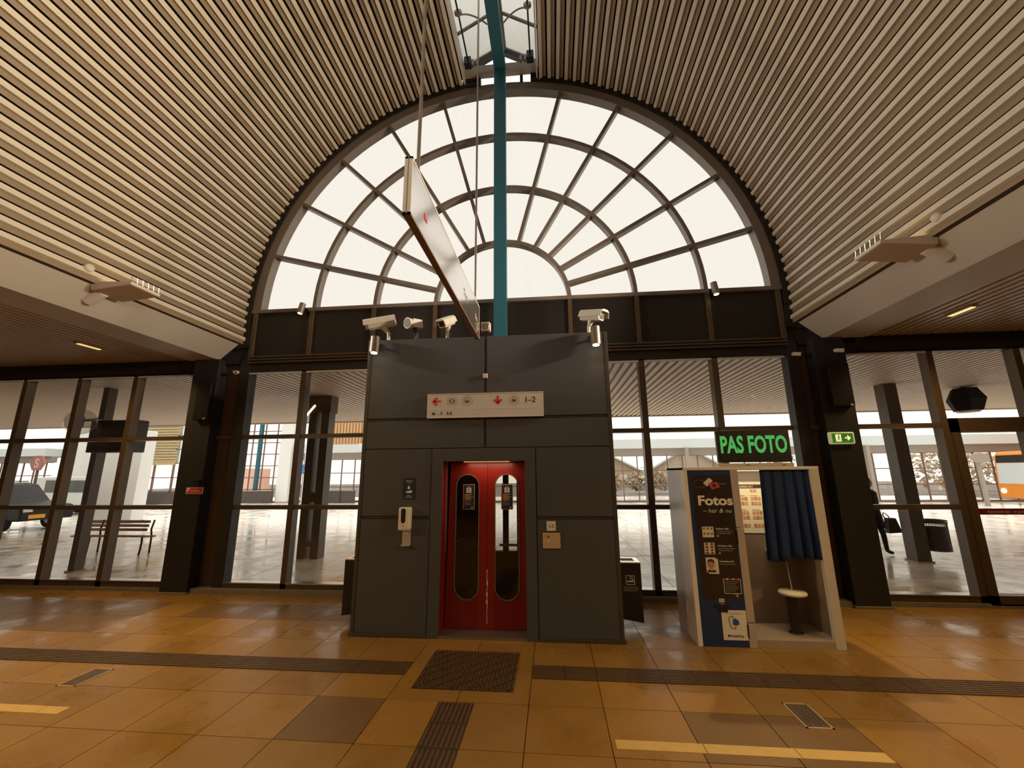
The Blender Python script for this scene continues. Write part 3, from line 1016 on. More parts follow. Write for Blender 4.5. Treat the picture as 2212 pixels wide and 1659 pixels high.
text(mb, '1-2', (SX0 + 1530 * WU, LY - 0.045, SZ0 + cz1 - 0.037), FX, FZ, 0.075, BLACKT, 'LEFT', 0.012, xs=1.15)
text(mb, 'Spor', (SX0 + 1532 * WU, LY - 0.045, SZ0 + cz1 - 0.066), FX, FZ, 0.016, GREYT)
arrow(mb, 110 * WU, 0.058, 0.048, 0, SO, BLACKT)
u = 235 * WU
flat(mb, rect(u - 0.014, u - 0.002, 0.045, 0.080), SO, GREYT); flat(mb, circ(u + 0.008, 0.052, 0.013, 14), SO, GREYT); flat(mb, circ(u + 0.008, 0.052, 0.007, 12), SO, SIGNW, 0.004); flat(mb, circ(u, 0.075, 0.01, 12), SO, GREYT)
u = 360 * WU
for e in (-0.022, 0.022):
    flat(mb, circ(u + e, 0.078, 0.006, 12), SO, BLACKT); flat(mb, rect(u + e - 0.007, u + e + 0.007, 0.042, 0.070), SO, BLACKT)
flat(mb, rect(u - 0.001, u + 0.001, 0.040, 0.085), SO, GREYT)
mb.build('lettering', sg)

# small things on the lift front
t = thing('platform_sign', 'small white square sign reading 1-2 right of the lift doors', 'sign', (0.81, LY, 1.24))
mb = MB(); mb.box(0.755, 0.868, LY - 0.010, LY - 0.001, 1.240, 1.352, WHITE); mb.build('board', t)
mb = MB(); text(mb, '1-2', (0.812, LY - 0.010, 1.278), FX, FZ, 0.040, BLACKT, 'CENTER', 0.012); text(mb, 'Spor', (0.770, LY - 0.010, 1.258), FX, FZ, 0.010, GREYT); mb.build('lettering', t)
t = thing('call_plate', 'beige lift call plate with round button below the small 1-2 sign', 'call panel', (0.81, LY, 1.03))
mb = MB(); mb.box(0.705, 0.920, LY - 0.018, LY - 0.001, 1.035, 1.215, BEIGE); mb.build('plate', t, 0.004)
mb = MB(); mb.cyl((0.772, LY - 0.018, 1.175), (0.772, LY - 0.026, 1.175), 0.020, GOLDT, 20); mb.cyl((0.775, LY - 0.026, 1.172), (0.775, LY - 0.028, 1.172), 0.009, BLACKT, 14); mb.build('button', t)
mb = MB(); mb.box(0.757, 0.795, LY - 0.022, LY - 0.018, 1.098, 1.140, SIGNW); text(mb, 'STOP', (0.812, LY - 0.018, 1.118), FX, FZ, 0.018, SIGNW); mb.build('lettering', t)

t = thing('hygiene_poster', 'navy poster with white drop and hand above the soap dispenser', 'poster', (-1.015, LY, 1.62))
PO = (-1.015, LY - 0.004, 1.62)
mb = MB(); mb.box(-1.100, -0.930, LY - 0.004, LY - 0.001, 1.615, 1.888, NAVYP); mb.build('sheet', t)
mb = MB()
text(mb, 'Håndsprit', (-1.015, LY - 0.004, 1.842), FX, FZ, 0.016, WHITET, 'CENTER', 0.01)
text(mb, 'Sanitizer', (-1.015, LY - 0.004, 1.818), FX, FZ, 0.011, WHITET, 'CENTER')
flat(mb, [(-0.003, 0.175)] + [(-0.003 + 0.016 * math.sin(t2), 0.140 - 0.016 * math.cos(t2)) for t2 in [-2.0 + 4.0 * i / 14 for i in range(15)]][::-1], PO, WHITET)
flat(mb, [(-0.045, 0.092), (-0.030, 0.100), (-0.002, 0.100), (0.012, 0.112), (0.040, 0.104), (0.045, 0.088), (0.030, 0.078), (-0.020, 0.078)], PO, WHITET)
text(mb, 'Til gavn', (-1.015, LY - 0.004, 1.660), FX, FZ, 0.013, WHITET, 'CENTER', 0.01)
text(mb, 'for hinanden', (-1.015, LY - 0.004, 1.638), FX, FZ, 0.013, WHITET, 'CENTER', 0.01)
mb.build('print', t)

t = thing('soap_dispenser', 'white wall dispenser with dark slot left of the lift doors', 'dispenser', (-1.03, LY, 1.06))
mb = MB()
mb.box(-1.105, -0.955, LY - 0.12, LY - 0.002, 1.245, 1.525, WHITE)
mb.build('body', t, 0.022)
mb = MB(); mb.prism(stadium(-1.035, 1.335, 1.515, 0.028), (0, LY - 0.118, 0), FX, FZ, FN, 0.004, BLACK); mb.build('slot_window', t)
mb = MB(); mb.cyl((-1.035, LY - 0.12, 1.305), (-1.035, LY - 0.123, 1.305), 0.006, BLACK, 12); mb.box(-1.045, -1.025, LY - 0.122, LY - 0.12, 1.288, 1.291, GREYT); mb.build('mark', t)
mb = MB(); mb.box(-1.075, -0.965, LY - 0.012, LY - 0.002, 1.06, 1.245, PINKG); mb.box(-1.075, -0.965, LY - 0.07, LY - 0.002, 1.055, 1.068, PINKG); mb.box(-1.04, -1.0, LY - 0.014, LY - 0.012, 1.195, 1.205, WHITE); mb.build('drip_tray', t, 0.004)
mb = MB(); mb.box(-0.052, 0.010, LY - 0.035, LY + 0.0, 3.19, 3.255, OFFW); tag(mb.build('junction_box', bevel=0.008), 'small pale square junction box on the lift seam above the sign', 'junction box')

# ------------------------------------------------------------------ spotlights
def spotlight(x, z0, z1, y, wall_y, lab, r=0.062, tilt=0.0, p=3.5, cone=95, lean=0.0):
    wall_y -= 0.001
    t = thing('spotlight', lab, 'spotlight', (x, wall_y, (z0 + z1) / 2), 'small cylindrical downlights')
    top, bot = Vector((x, y, z1)), Vector((x + tilt, y - 0.02, z0))
    mb = MB(); mb.cyl(top, bot, r, STEEL, 24, r * 1.04); mb.build('housing', t)
    d = (bot - top).normalized()
    mb = MB(); mb.cyl(bot + d * 0.001, bot + d * 0.006, r * 0.72, LENS, 20); mb.build('lens', t)
    mb = MB(); mb.cyl((x, wall_y, (z0 + z1) / 2), (x, y, (z0 + z1) / 2), 0.018, BLACK, 10); mb.box(x - 0.04, x + 0.04, wall_y - 0.012, wall_y, (z0 + z1) / 2 - 0.05, (z0 + z1) / 2 + 0.05, BLACK); mb.build('bracket', t)
    lamp('spotlight_beam', 'SPOT', bot + d * 0.012, bot + d + Vector((0, -lean, 0)), p, (1.0, 0.66, 0.28), 0.035, spot=R(cone), blend=0.8)


spotlight(-1.55, 3.57, 3.80, LY - 0.11, LY, 'lit downlight below the leftmost camera on the lift corner')
spotlight(1.46, 3.57, 3.82, LY - 0.11, LY, 'lit downlight below the rightmost camera on the lift corner')
spotlight(-3.76, 4.90, 5.10, -0.15, -0.03, 'lit downlight at the left foot of the arched window', 0.055, -0.03, 430, 76, 0.62)
spotlight(3.70, 4.90, 5.12, -0.15, -0.03, 'lit downlight at the right foot of the arched window', 0.055, 0.02, 430, 76, 0.62)

# ------------------------------------------------------------------ cameras on the lift roof
def cctv(c, aim, L, lab, kind='box', post=None, w=0.075, h=0.085):
    """aim: direction the lens looks; c: middle of the housing; post: foot of its bracket"""
    t = thing('surveillance_camera', lab, 'camera', post, 'surveillance cameras on the lift roof')
    d = Vector(aim).normalized()
    s = d.cross(Vector((0, 0, 1))).normalized()
    u = s.cross(d)
    c = Vector(c)
    def P(a, b, e):
        return c + d * a + s * b + u * e
    mb = MB()
    if kind == 'box':
        sec = [(-w, -h * 0.25), (-w * 0.62, -h * 0.85), (w * 0.62, -h * 0.85), (w, -h * 0.25), (w * 0.85, h * 0.5), (-w * 0.85, h * 0.5)]
        mb.prism(sec, c - d * (L * 0.48), s, u, d, L * 0.90, OFFW)
    else:
        mb.prism([(-w, -h), (w, -h), (w, h), (-w, h)], c - d * (L * 0.5), s, u, d, L * 0.7, OFFW)
    mb.build('housing', t, 0.006)
    mb = MB()
    if kind == 'box':
        sec = [(-w * 1.25, -h * 0.35), (-w * 1.0, h * 0.62), (-w * 0.55, h * 0.9), (w * 0.55, h * 0.9), (w * 1.0, h * 0.62), (w * 1.25, -h * 0.35), (w * 1.18, -h * 0.35), (w * 0.95, h * 0.55), (-w * 0.95, h * 0.55), (-w * 1.18, -h * 0.35)]
        mb.prism(sec, c - d * (L * 0.5), s, u, d, L * 1.06, OFFW)
        mb.build('sunshield', t)
        mb = MB(); mb.prism(rect(-w * 0.5, w * 0.5, -h * 0.6, h * 0.3), P(L * 0.42, 0, 0), s, u, d, 0.008, BLACK); mb.build('lens', t)
    else:
        mb.cyl(P(L * 0.2, 0, -0.005), P(L * 0.5, 0, -0.005), w * 1.15, OFFW, 24, w * 1.3)
        mb.build('lens_hood', t)
        mb = MB(); mb.cyl(P(L * 0.5, 0, -0.005), P(L * 0.515, 0, -0.005), w * 1.16, mat('dark_red_lens', (0.03, 0.008, 0.006), 0.5, spec=0.2), 24); mb.build('lens', t)
    p = Vector(post)
    under = c - u * (h * 0.8) - d * (L * 0.05)
    mb = MB()
    mb.cyl(p, p + Vector((0, 0, (under - p).z * 0.6)), 0.024, OFFW if kind == 'box' else BLACK, 14)
    mb.cyl(p + Vector((0, 0, (under - p).z * 0.55)), under, 0.02, OFFW if kind == 'box' else BLACK, 14, 0.045)
    mb.build('bracket', t)


cctv((-1.56, -1.62, 4.075), (-0.42, -0.10, -0.10), 0.42, 'leftmost white camera, a long hooded one seen from its side', 'box', (-1.44, -1.60, 3.79))
cctv((-1.085, -1.58, 4.055), (-0.48, -0.80, -0.14), 0.24, 'second camera from left, short with a round lens hood', 'round', (-1.05, -1.55, 3.79), 0.060, 0.062)
cctv((-0.60, -1.60, 4.055), (-0.22, -0.75, -0.42), 0.34, 'white hooded camera pointing down at the viewer left of the hanging sign', 'box', (-0.60, -1.52, 3.79), 0.068, 0.075)
cctv((1.46, -1.60, 4.055), (0.62, -0.62, -0.24), 0.38, 'rightmost white hooded camera pointing right above the lift corner', 'box', (1.40, -1.55, 3.79), 0.075, 0.085)
t = thing('square_lamp', 'small square white lamp with round glass beside the teal column', 'lamp', (-0.03, -1.58, 3.79))
mb = MB(); mb.box(-0.095, 0.035, -1.64, -1.55, 3.885, 4.015, OFFW); mb.build('housing', t, 0.012)
mb = MB(); mb.lathe([(0.052, 0.0), (0.052, -0.008), (0.036, -0.014), (0.030, -0.008), (0.018, -0.016), (0.0, -0.018)], (-0.03, -1.64, 3.95), STEEL, axis='y'); mb.build('lens', t)
mb = MB(); mb.box(-0.05, -0.01, -1.60, -1.57, 3.79, 3.89, BLACK); mb.build('bracket', t)

# ------------------------------------------------------------------ hanging sign over the hall
hs = thing('hanging_sign', 'long pale sign hung on rods from the ridge, seen nearly edge-on', 'sign', (-0.087, -3.3, 3.65))
HX0, HX1, HY0, HY1, HZ0, HZ1 = -0.115, -0.059, -4.66, -1.95, 3.655, 4.105
SILV = mat('satin_sign_face', (0.80, 0.77, 0.75), 0.13, 0.92)
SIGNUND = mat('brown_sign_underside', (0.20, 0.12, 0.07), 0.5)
mb = MB(); mb.box(HX0 + 0.003, HX1 - 0.002, HY0 + 0.003, HY1 - 0.003, HZ0 + 0.004, HZ1 - 0.004, SILV); mb.build('panel', hs)
mb = MB()
for z in (HZ0, HZ1 - 0.016):
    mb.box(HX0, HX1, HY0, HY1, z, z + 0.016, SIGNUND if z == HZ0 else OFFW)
for y in (HY0, HY1 - 0.012):
    mb.box(HX0, HX1, y, y + 0.012, HZ0, HZ1, OFFW)
mb.box((HX0 + HX1) / 2 - 0.003, (HX0 + HX1) / 2 + 0.003, HY0 - 0.002, HY0, HZ0, HZ1, GREYT)
mb.build('frame', hs)
mb = MB()
Y1 = Vector((0, 1, 0))
flat(mb, rect(0, 0.07, 0, 0.05), (HX1, -4.36, 3.82), REDT, 0.0, Y1, FZ, Vector((1, 0, 0)))
text(mb, 'Tog', (HX1 - 0.001, -2.95, 3.84), Y1, FZ, 0.09, GREYT)
text(mb, 'Bus', (HX1 - 0.001, -2.25, 3.84), Y1, FZ, 0.07, SIGNW)
mb.build('lettering', hs)
for y in (-4.47, -2.13):
    mb = MB(); mb.cyl((-0.087, y, HZ1 - 0.01), (-0.087, y, 9.93), 0.014, CHROME, 10); mb.build('rod', hs)

# ------------------------------------------------------------------ floodlights on the edge beams
for s, lab in ((-1, 'white wall floodlight with bird spikes on the left edge beam'), (1, 'white wall floodlight with bird spikes on the right edge beam')):
    t = thing('floodlight', lab, 'floodlight', (s * 5.1, -2.4, 4.3), 'floodlights on the edge beams')
    ym = -2.46
    U, V = Vector((s, 0, 0)), FZ
    mb = MB(); mb.prism([(4.44, 4.335), (5.0, 4.285), (5.03, 4.41), (4.44, 4.375)], (0, ym - 0.20, 0), U, V, Vector((0, 1, 0)), 0.40, OFFW); mb.build('housing', t, 0.008)
    mb = MB(); mb.prism([(4.46, 4.331), (4.985, 4.284), (4.985, 4.290), (4.46, 4.337)], (0, ym - 0.19, 0), U, V, Vector((0, 1, 0)), 0.38, mat('tan_bounce_lit_underside', (0.42, 0.30, 0.17), 0.5)); mb.build('underside', t)  # warm light from below put into the tan of this face
    mb = MB(); mb.prism([(4.50, 4.379), (4.95, 4.405), (4.95, 4.410), (4.50, 4.384)], (0, ym - 0.15, 0), U, V, Vector((0, 1, 0)), 0.30, TUBE); mb.build('lens', t)
    mb = MB(); mb.cyl((s * 5.22, ym - 0.05, 4.22), (s * 5.0, ym - 0.05, 4.33), 0.075, OFFW, 20); mb.build('mount', t)
    mb = MB()
    for k in range(6):
        y = ym - 0.19 + 0.075 * k
        for xx in (4.45, 4.98):
            mb.cyl((s * xx, y, 4.37), (s * (xx + 0.01), y, 4.46), 0.0022, FRAME, 6)
    for xx in (4.45, 4.98):
        mb.box(min(s * xx, s * xx + 0.004), max(s * xx, s * xx + 0.004), ym - 0.195, ym + 0.19, 4.372, 4.377, FRAME)
    mb.bar((s * 4.45, ym, 4.375), (s * 4.98, ym, 4.375), 0.004, 0.004, FRAME)
    mb.build('bird_spikes', t)
    lab2 = 'small round white spotlight above the %s floodlight' % ('left' if s < 0 else 'right')
    t = thing('round_spotlight', lab2, 'spotlight', (s * 5.0, -2.74, 4.44), 'small round spotlights on the edge beams')
    mb = MB(); mb.cyl((s * 5.0, -2.76, 4.43), (s * 4.95, -2.78, 4.50), 0.018, OFFW, 10); mb.build('stem', t)
    mb = MB(); mb.lathe([(0.0, -0.055), (0.035, -0.05), (0.052, -0.02), (0.055, 0.02), (0.045, 0.05), (0.0, 0.055)], (s * 4.94, -2.79, 4.52), OFFW, axis='x'); mb.build('head', t)

# ------------------------------------------------------------------ bins on the lift sides
for s, lab in ((-1, 'black wall bin on the left side of the lift'), (1, 'black wall bin with smoking label on the right side of the lift')):
    x0, x1 = (-2.0, -1.70) if s < 0 else (1.64, 1.93)
    y0, y1 = -1.30, -0.98
    t = thing('wall_bin', lab, 'bin', ((x0 + x1) / 2, y0, 0.1), 'wall bins on the lift')
    o_, i_ = (x0, x1) if s < 0 else (x1, x0)
    mb = MB()
    zb_o, zb_i = 0.105, 0.145
    v = [(x0, y0, 0), (x1, y0, 0), (x1, y1, 0), (x0, y1, 0)]
    bot = [(x, y, 0.105 if abs(x - o_) < 1e-6 else 0.15) for x, y, _ in v]
    top = [(x, y, 0.80) for x, y, _ in v]
    mb.add(bot + top, [(3, 2, 1, 0), (4, 5, 6, 7), (0, 1, 5, 4), (1, 2, 6, 5), (2, 3, 7, 6), (3, 0, 4, 7)], BLACK)
    mb.build('body', t, 0.004)
    mb = MB()
    mb.box(x0, x1, y0, y0 + 0.07, 0.80, 0.812, LIDM); mb.box(x0, x1, y1 - 0.07, y1, 0.80, 0.812, LIDM)
    mb.box(x0, x0 + 0.06, y0 + 0.07, y1 - 0.07, 0.80, 0.812, LIDM); mb.box(x1 - 0.06, x1, y0 + 0.07, y1 - 0.07, 0.80, 0.812, LIDM)
    mb.box(x0 + 0.06, x1 - 0.06, y0 + 0.07, y1 - 0.07, 0.80, 0.803, BLACK)
    mb.build('lid', t)
    if s > 0:
        mb = MB()
        B = (1.79, y0, 0.60)
        fr = 0.055
        for a in (rect(-fr, fr, -fr, -fr + 0.006), rect(-fr, fr, fr - 0.006, fr), rect(-fr, -fr + 0.006, -fr, fr), rect(fr - 0.006, fr, -fr, fr)):
            flat(mb, a, B, WHITET)
        flat(mb, rect(-0.042, 0.042, -0.022, -0.008), B, WHITET)
        ring(mb, 0.012, 0.025, 0.018, 0.005, B, WHITET); flat(mb, [(0.022, 0.012), (0.04, -0.006), (0.044, -0.003), (0.026, 0.018)], B, WHITET)
        for k in range(3):
            flat(mb, rect(-0.09, 0.08 + 0.02 * (k % 2), -0.085 - 0.022 * k, -0.075 - 0.022 * k), B, GREYT)
        mb.build('label_print', t)

# ------------------------------------------------------------------ fittings on the columns
t = thing('fire_sign', 'small red fire equipment sign on the left column', 'sign', (-5.40, -0.14, 1.63))
mb = MB(); mb.box(-5.575, -5.255, -0.150, -0.141, 1.625, 1.735, WHITE); mb.box(-5.567, -5.263, -0.152, -0.150, 1.633, 1.727, REDT)
flat(mb, [(-5.555 + 5.4, 0.012), (-5.555 + 5.4, 0.085), (-5.50 + 5.4, 0.085), (-5.51 + 5.4, 0.06), (-5.54 + 5.4, 0.02)], (-5.4, -0.152, 1.637), WHITET, 0.0)
text(mb, 'Brandslange', (-5.485, -0.152, 1.665), FX, FZ, 0.026, WHITET, bold=0.008)
mb.build('plate', t)
mb = MB(); mb.box(-5.40, -5.31, -0.20, -0.141, 1.775, 1.865, BLACK); mb.cyl((-5.405, -0.175, 1.84), (-5.412, -0.175, 1.84), 0.012, WHITE, 10)
tag(mb.build('black_call_box', bevel=0.006), 'small black box above the red sign on the left column', 'call box')
for x0, x1, lab in ((-5.585, -5.31, 'dark speaker box high on the left column'), (5.25, 5.56, 'dark speaker box high on the right column')):
    t = thing('speaker_box', lab, 'loudspeaker', ((x0 + x1) / 2, -0.14, 2.92), 'speaker boxes on the columns')
    mb = MB(); mb.box(x0, x1, -0.24, -0.141, 2.92, 3.60, BLACK); mb.build('cabinet', t, 0.008)
    mb = MB(); mb.box(x1 - 0.07, x1 - 0.03, -0.246, -0.24, 2.925, 2.95, WHITE); mb.build('badge', t)
t = thing('exit_sign', 'lit green emergency exit sign with arrow on the right column', 'exit sign', (5.31, -0.14, 2.33))
mb = MB(); mb.box(5.125, 5.495, -0.20, -0.141, 2.335, 2.52, EXITL); mb.build('diffuser', t, 0.02)
EO = (5.31, -0.201, 2.4275)
mb = MB(); flat(mb, rect(-0.150, 0.150, -0.072, 0.072), EO, EXITG); mb.build('panel', t)
mb = MB()
flat(mb, rect(-0.10, -0.02, -0.055, 0.055), EO, EXITW, 0.004)
flat(mb, circ(-0.052, 0.035, 0.011, 12), EO, EXITG, 0.006)
flat(mb, [(-0.072, 0.018), (-0.046, 0.022), (-0.052, -0.010), (-0.066, -0.012)], EO, EXITG, 0.006)
flat(mb, [(-0.062, -0.010), (-0.052, -0.010), (-0.034, -0.040), (-0.042, -0.044)], EO, EXITG, 0.006)
flat(mb, [(-0.066, -0.010), (-0.058, -0.012), (-0.076, -0.040), (-0.092, -0.036), (-0.090, -0.030), (-0.078, -0.032)], EO, EXITG, 0.006)
flat(mb, [(-0.048, 0.016), (-0.046, 0.008), (-0.028, 0.000), (-0.026, 0.006)], EO, EXITG, 0.006)
arrow(mb, 0.075, 0.0, 0.085, R(180), EO, EXITW, 0.004)
mb.build('symbol', t)
for x, lab in ((-5.02, 'tiny white camera at the top of the left column'), (4.90, 'tiny white camera at the top beside the right window bay'), (5.47, 'tiny white camera at the top of the right column')):
    t = thing('mini_camera', lab, 'camera', (x, -0.15, 3.85), 'tiny cameras on the columns')
    yb = -0.141 if abs(x) > 5.1 else -0.0
    mb = MB(); mb.cyl((x, yb, 3.84), (x, yb - 0.06, 3.83), 0.03, OFFW, 14); mb.build('mount', t)
    mb = MB(); mb.cyl((x - 0.03, yb - 0.06, 3.83), (x + 0.055, yb - 0.12, 3.805), 0.032, OFFW, 16); mb.cyl((x + 0.055, yb - 0.12, 3.805), (x + 0.058, yb - 0.122, 3.804), 0.022, BLACK, 14); mb.build('body', t)

# ------------------------------------------------------------------ photo booth
BX0, BX1, BY0, BY1, BZ = 2.445, 4.02, -1.68, -0.95, 1.985
pb = thing('photo_booth', 'grey photo booth with blue front panel and blue curtain', 'photo booth', (3.23, -1.3, 0))
T = 0.045
INNER = mat('brown_grey_booth_lining', (0.20, 0.15, 0.115), 0.35, var=0.15, scale=3)
mb = MB(); mb.box(BX0, BX0 + T, BY0 + 0.02, BY1, 0.0, BZ, PINKG); mb.build('side_panel', pb)
mb = MB(); mb.box(BX1 - T, BX1, BY0 + 0.02, BY1, 0.0, BZ, PINKG); mb.build('side_panel', pb)
mb = MB(); mb.box(BX0, BX0 + 0.05, BY0, BY0 + 0.02, 0.0, BZ, WHITE); mb.build('edge_trim', pb, 0.004)
mb = MB(); mb.box(BX1 - 0.105, BX1, BY0, BY0 + 0.06, 0.0, BZ, OFFW); mb.build('edge_trim', pb, 0.004)
mb = MB(); mb.box(BX0, BX1, BY0 - 0.005, BY0 + 0.03, BZ - 0.03, BZ + 0.005, WHITE); mb.build('edge_trim', pb, 0.003)
mb = MB(); mb.box(BX0, BX1, BY0, BY1, BZ - 0.025, BZ, OFFW); mb.build('roof', pb)
mb = MB(); mb.box(3.08, BX1 - T, BY1 - 0.16, BY1, 0.08, BZ - 0.025, INNER); mb.build('back_panel', pb)
mb = MB(); mb.box(BX1 - T - 0.012, BX1 - T, BY0 + 0.06, BY1 - 0.16, 0.08, BZ - 0.03, INNER); mb.build('inner_lining', pb)
mb = MB(); mb.box(BX0 + T, BX1 - T, BY0 + 0.01, BY1, 0.0, 0.08, mat('tan_booth_floor', (0.34, 0.27, 0.20), 0.6, var=0.1, scale=8)); mb.build('base', pb)
mb = MB(); mb.box(BX0 + 0.05, 3.0, BY0 + 0.012, BY1, 0.08, BZ - 0.03, BLUE); mb.box(BX0 + 0.05, 3.0, BY0 + 0.002, BY0 + 0.012, 0.005, BZ - 0.03, BLUE)
mb.build('machine_cabinet', pb)
for z0, z1 in ((1.29, BZ - 0.03), (0.26, 1.28), (0.0, 0.25)):
    mb = MB(); mb.box(3.0, 3.085, BY0 - 0.004, BY1, z0, z1, PINKG); mb.build('divider', pb, 0.004)
mb = MB(); mb.box(2.985, 3.004, BY0 - 0.006, BY0 + 0.01, 1.10, 1.26, BLACK); mb.build('hinge', pb)
mb = MB(); mb.box(2.99, 3.006, BY0 - 0.006, BY0 + 0.01, 0.10, 0.24, BLACK); mb.build('hinge', pb)
# printed front
FO = (2.5, BY0 + 0.002, 0)
mb = MB()
flat(mb, rect(0.045, 0.482, 0.50, 1.895), FO, POSTER, 0.001)
mb.build('front_poster', pb)
fp = bpy.data.objects['front_poster']
mb = MB()
e = 0.004
# the printed camera and photographs above the title
flat(mb, circ(0.13, 1.79, 0.085, 30, 0.055), FO, mat('printed_lens_grey', (0.07, 0.045, 0.04), 0.3), e)
flat(mb, circ(0.125, 1.795, 0.06, 30, 0.036), FO, POSTER, e + 0.002)
flat(mb, [(0.17, 1.80), (0.245, 1.865), (0.285, 1.83), (0.215, 1.76)], FO, PHOTO, e + 0.003)
flat(mb, [(0.225, 1.795), (0.33, 1.815), (0.365, 1.755), (0.265, 1.725)], FO, REDT, e + 0.005)
flat(mb, circ(0.295, 1.772, 0.028, 18, 0.022), FO, HAIRP, e + 0.007)
flat(mb, circ(0.40, 1.80, 0.040, 20, 0.018), FO, GREYT, e)
flat(mb, circ(0.40, 1.806, 0.034, 20, 0.012), FO, POSTER, e + 0.002)
text(mb, 'Fotos', (2.5 + 0.085, BY0 + 0.002, 1.545), FX, FZ, 0.110, WHITET, 'LEFT', 0.032, xs=1.17, off=e)
text(mb, '– her & nu', (2.5 + 0.135, BY0 + 0.002, 1.455), FX, FZ, 0.050, WHITET, 'LEFT', 0.0, 0.25, xs=1.1, off=e)
mb.build('title_print', fp)
mb = MB()
def sheet(u0, u1, v0, v1, nx, ny, suit=False):
    flat(mb, rect(u0, u1, v0, v1), FO, PHOTO, e)
    for i in range(nx):
        for j in range(ny):
            cu = u0 + (i + 0.5) * (u1 - u0) / nx
            cv = v0 + (j + 0.5) * (v1 - v0) / ny
            rw = (u1 - u0) / nx * 0.26
            flat(mb, circ(cu, cv + rw * 0.5, rw, 12, rw * 1.25), FO, SKIN, e + 0.002)
            flat(mb, [(cu - rw, cv + rw * 0.8), (cu + rw, cv + rw * 0.8), (cu + rw * 0.7, cv + rw * 1.8), (cu - rw * 0.7, cv + rw * 1.8)], FO, HAIRP, e + 0.004)
            if suit:
                flat(mb, [(cu - rw * 1.6, cv - rw * 1.6), (cu + rw * 1.6, cv - rw * 1.6), (cu + rw * 0.8, cv - rw * 0.7), (cu - rw * 0.8, cv - rw * 0.7)], FO, BLACKT, e + 0.003)
sheet(0.105, 0.235, 1.175, 1.295, 3, 2)
sheet(0.110, 0.228, 0.985, 1.115, 2, 2, True)
flat(mb, rect(0.135, 0.250, 0.770, 0.935), FO, PHOTO, e); flat(mb, rect(0.110, 0.225, 0.785, 0.950), FO, PHOTO, e + 0.003)
flat(mb, [(0.115, 0.79), (0.220, 0.79), (0.205, 0.815), (0.130, 0.815)], FO, BLACKT, e + 0.006)
flat(mb, rect(0.157, 0.178, 0.805, 0.83), FO, SKIN, e + 0.007)
flat(mb, circ(0.167, 0.872, 0.036, 20, 0.048), FO, SKIN, e + 0.008)
flat(mb, [(0.125, 0.885), (0.135, 0.925), (0.168, 0.938), (0.200, 0.922), (0.207, 0.880), (0.198, 0.893), (0.150, 0.910)], FO, HAIRP, e + 0.010)
for uu in (0.152, 0.182):
    flat(mb, circ(uu, 0.878, 0.005, 8), FO, HAIRP, e + 0.010)
flat(mb, rect(0.155, 0.179, 0.848, 0.853), FO, REDT, e + 0.010)
mb.build('sample_photo', fp)
mb = MB()
def tx(s, u, v, h, m=WHITET, bold=0.02):
    text(mb, s, (2.5 + u, BY0 + 0.002, v), FX, FZ, h, m, 'LEFT', bold, off=e)
tx('Pasfotos 120,-', 0.265, 1.262, 0.019); tx('US Pasfotos 120,-', 0.262, 1.072, 0.017); tx('Portrætfotos 60,-', 0.268, 0.900, 0.017)
for v, n in ((1.235, 2), (1.045, 2), (0.872, 1)):
    for k in range(n):
        flat(mb, rect(0.268, 0.455 - 0.03 * k, v - 0.022 * k, v + 0.009 - 0.022 * k), FO, GREYT, e)
for v in (1.185, 0.992):
    flat(mb, rect(0.268, 0.290, v, v + 0.010), FO, WHITET, e)
# speech bubble with flags and the small shield
for a in (rect(0.29, 0.475, 0.560, 0.566), rect(0.29, 0.475, 0.712, 0.718), rect(0.285, 0.291, 0.560, 0.718), rect(0.472, 0.478, 0.560, 0.718)):
    flat(mb, a, FO, PHOTO, e)
flat(mb, [(0.400, 0.562), (0.406, 0.562), (0.432, 0.525), (0.426, 0.520)], FO, PHOTO, e); flat(mb, [(0.426, 0.520), (0.432, 0.522), (0.434, 0.562), (0.428, 0.562)], FO, PHOTO, e)
for k, m in enumerate((REDT, PHOTO, REDT, BLUET, PHOTO, REDT, REDT, GOLDT)):
    flat(mb, rect(0.300 + 0.021 * k, 0.319 + 0.021 * k, 0.708, 0.724), FO, m, e + 0.003)
for k in range(6):
    flat(mb, rect(0.302, 0.455 - 0.02 * (k % 3), 0.684 - 0.020 * k, 0.692 - 0.020 * k), FO, GREYT, e)
for i in range(3):
    for j in range(2):
        flat(mb, rect(0.215 + 0.021 * i, 0.232 + 0.021 * i, 0.468 + 0.021 * j, 0.485 + 0.021 * j), FO, PHOTO, e)
flat(mb, [(0.220, 0.460), (0.272, 0.460), (0.248, 0.430)], FO, GREYT, e)
mb.build('price_print', fp)
t2 = MB(); t2.box(2.655, 2.82, BY0 - 0.006, BY0 + 0.004, 0.40, 0.44, BLACK); t2.box(2.70, 2.80, BY0 - 0.004, BY0 + 0.004, 0.36, 0.40, BLACK); t2.build('coin_slot', pb)
mb = MB()
flat(mb, rect(0.225, 0.495, 0.075, 0.385), FO, WHITE, 0.003)
text(mb, 'Her kan du betale med', (2.5 + 0.36, BY0 + 0.002, 0.345), FX, FZ, 0.014, GREYT, 'CENTER', off=0.006)
for a, b in (((0.315, 0.205), (0.300, 0.310)), ((0.300, 0.310), (0.345, 0.325)), ((0.345, 0.325), (0.352, 0.285)), ((0.315, 0.205), (0.365, 0.190)), ((0.365, 0.190), (0.372, 0.225))):
    du, dv = b[0] - a[0], b[1] - a[1]
    l = math.hypot(du, dv); nu, nv = -dv / l * 0.004, du / l * 0.004
    flat(mb, [(a[0] - nu, a[1] - nv), (b[0] - nu, b[1] - nv), (b[0] + nu, b[1] + nv), (a[0] + nu, a[1] + nv)], FO, GREYT, 0.006)
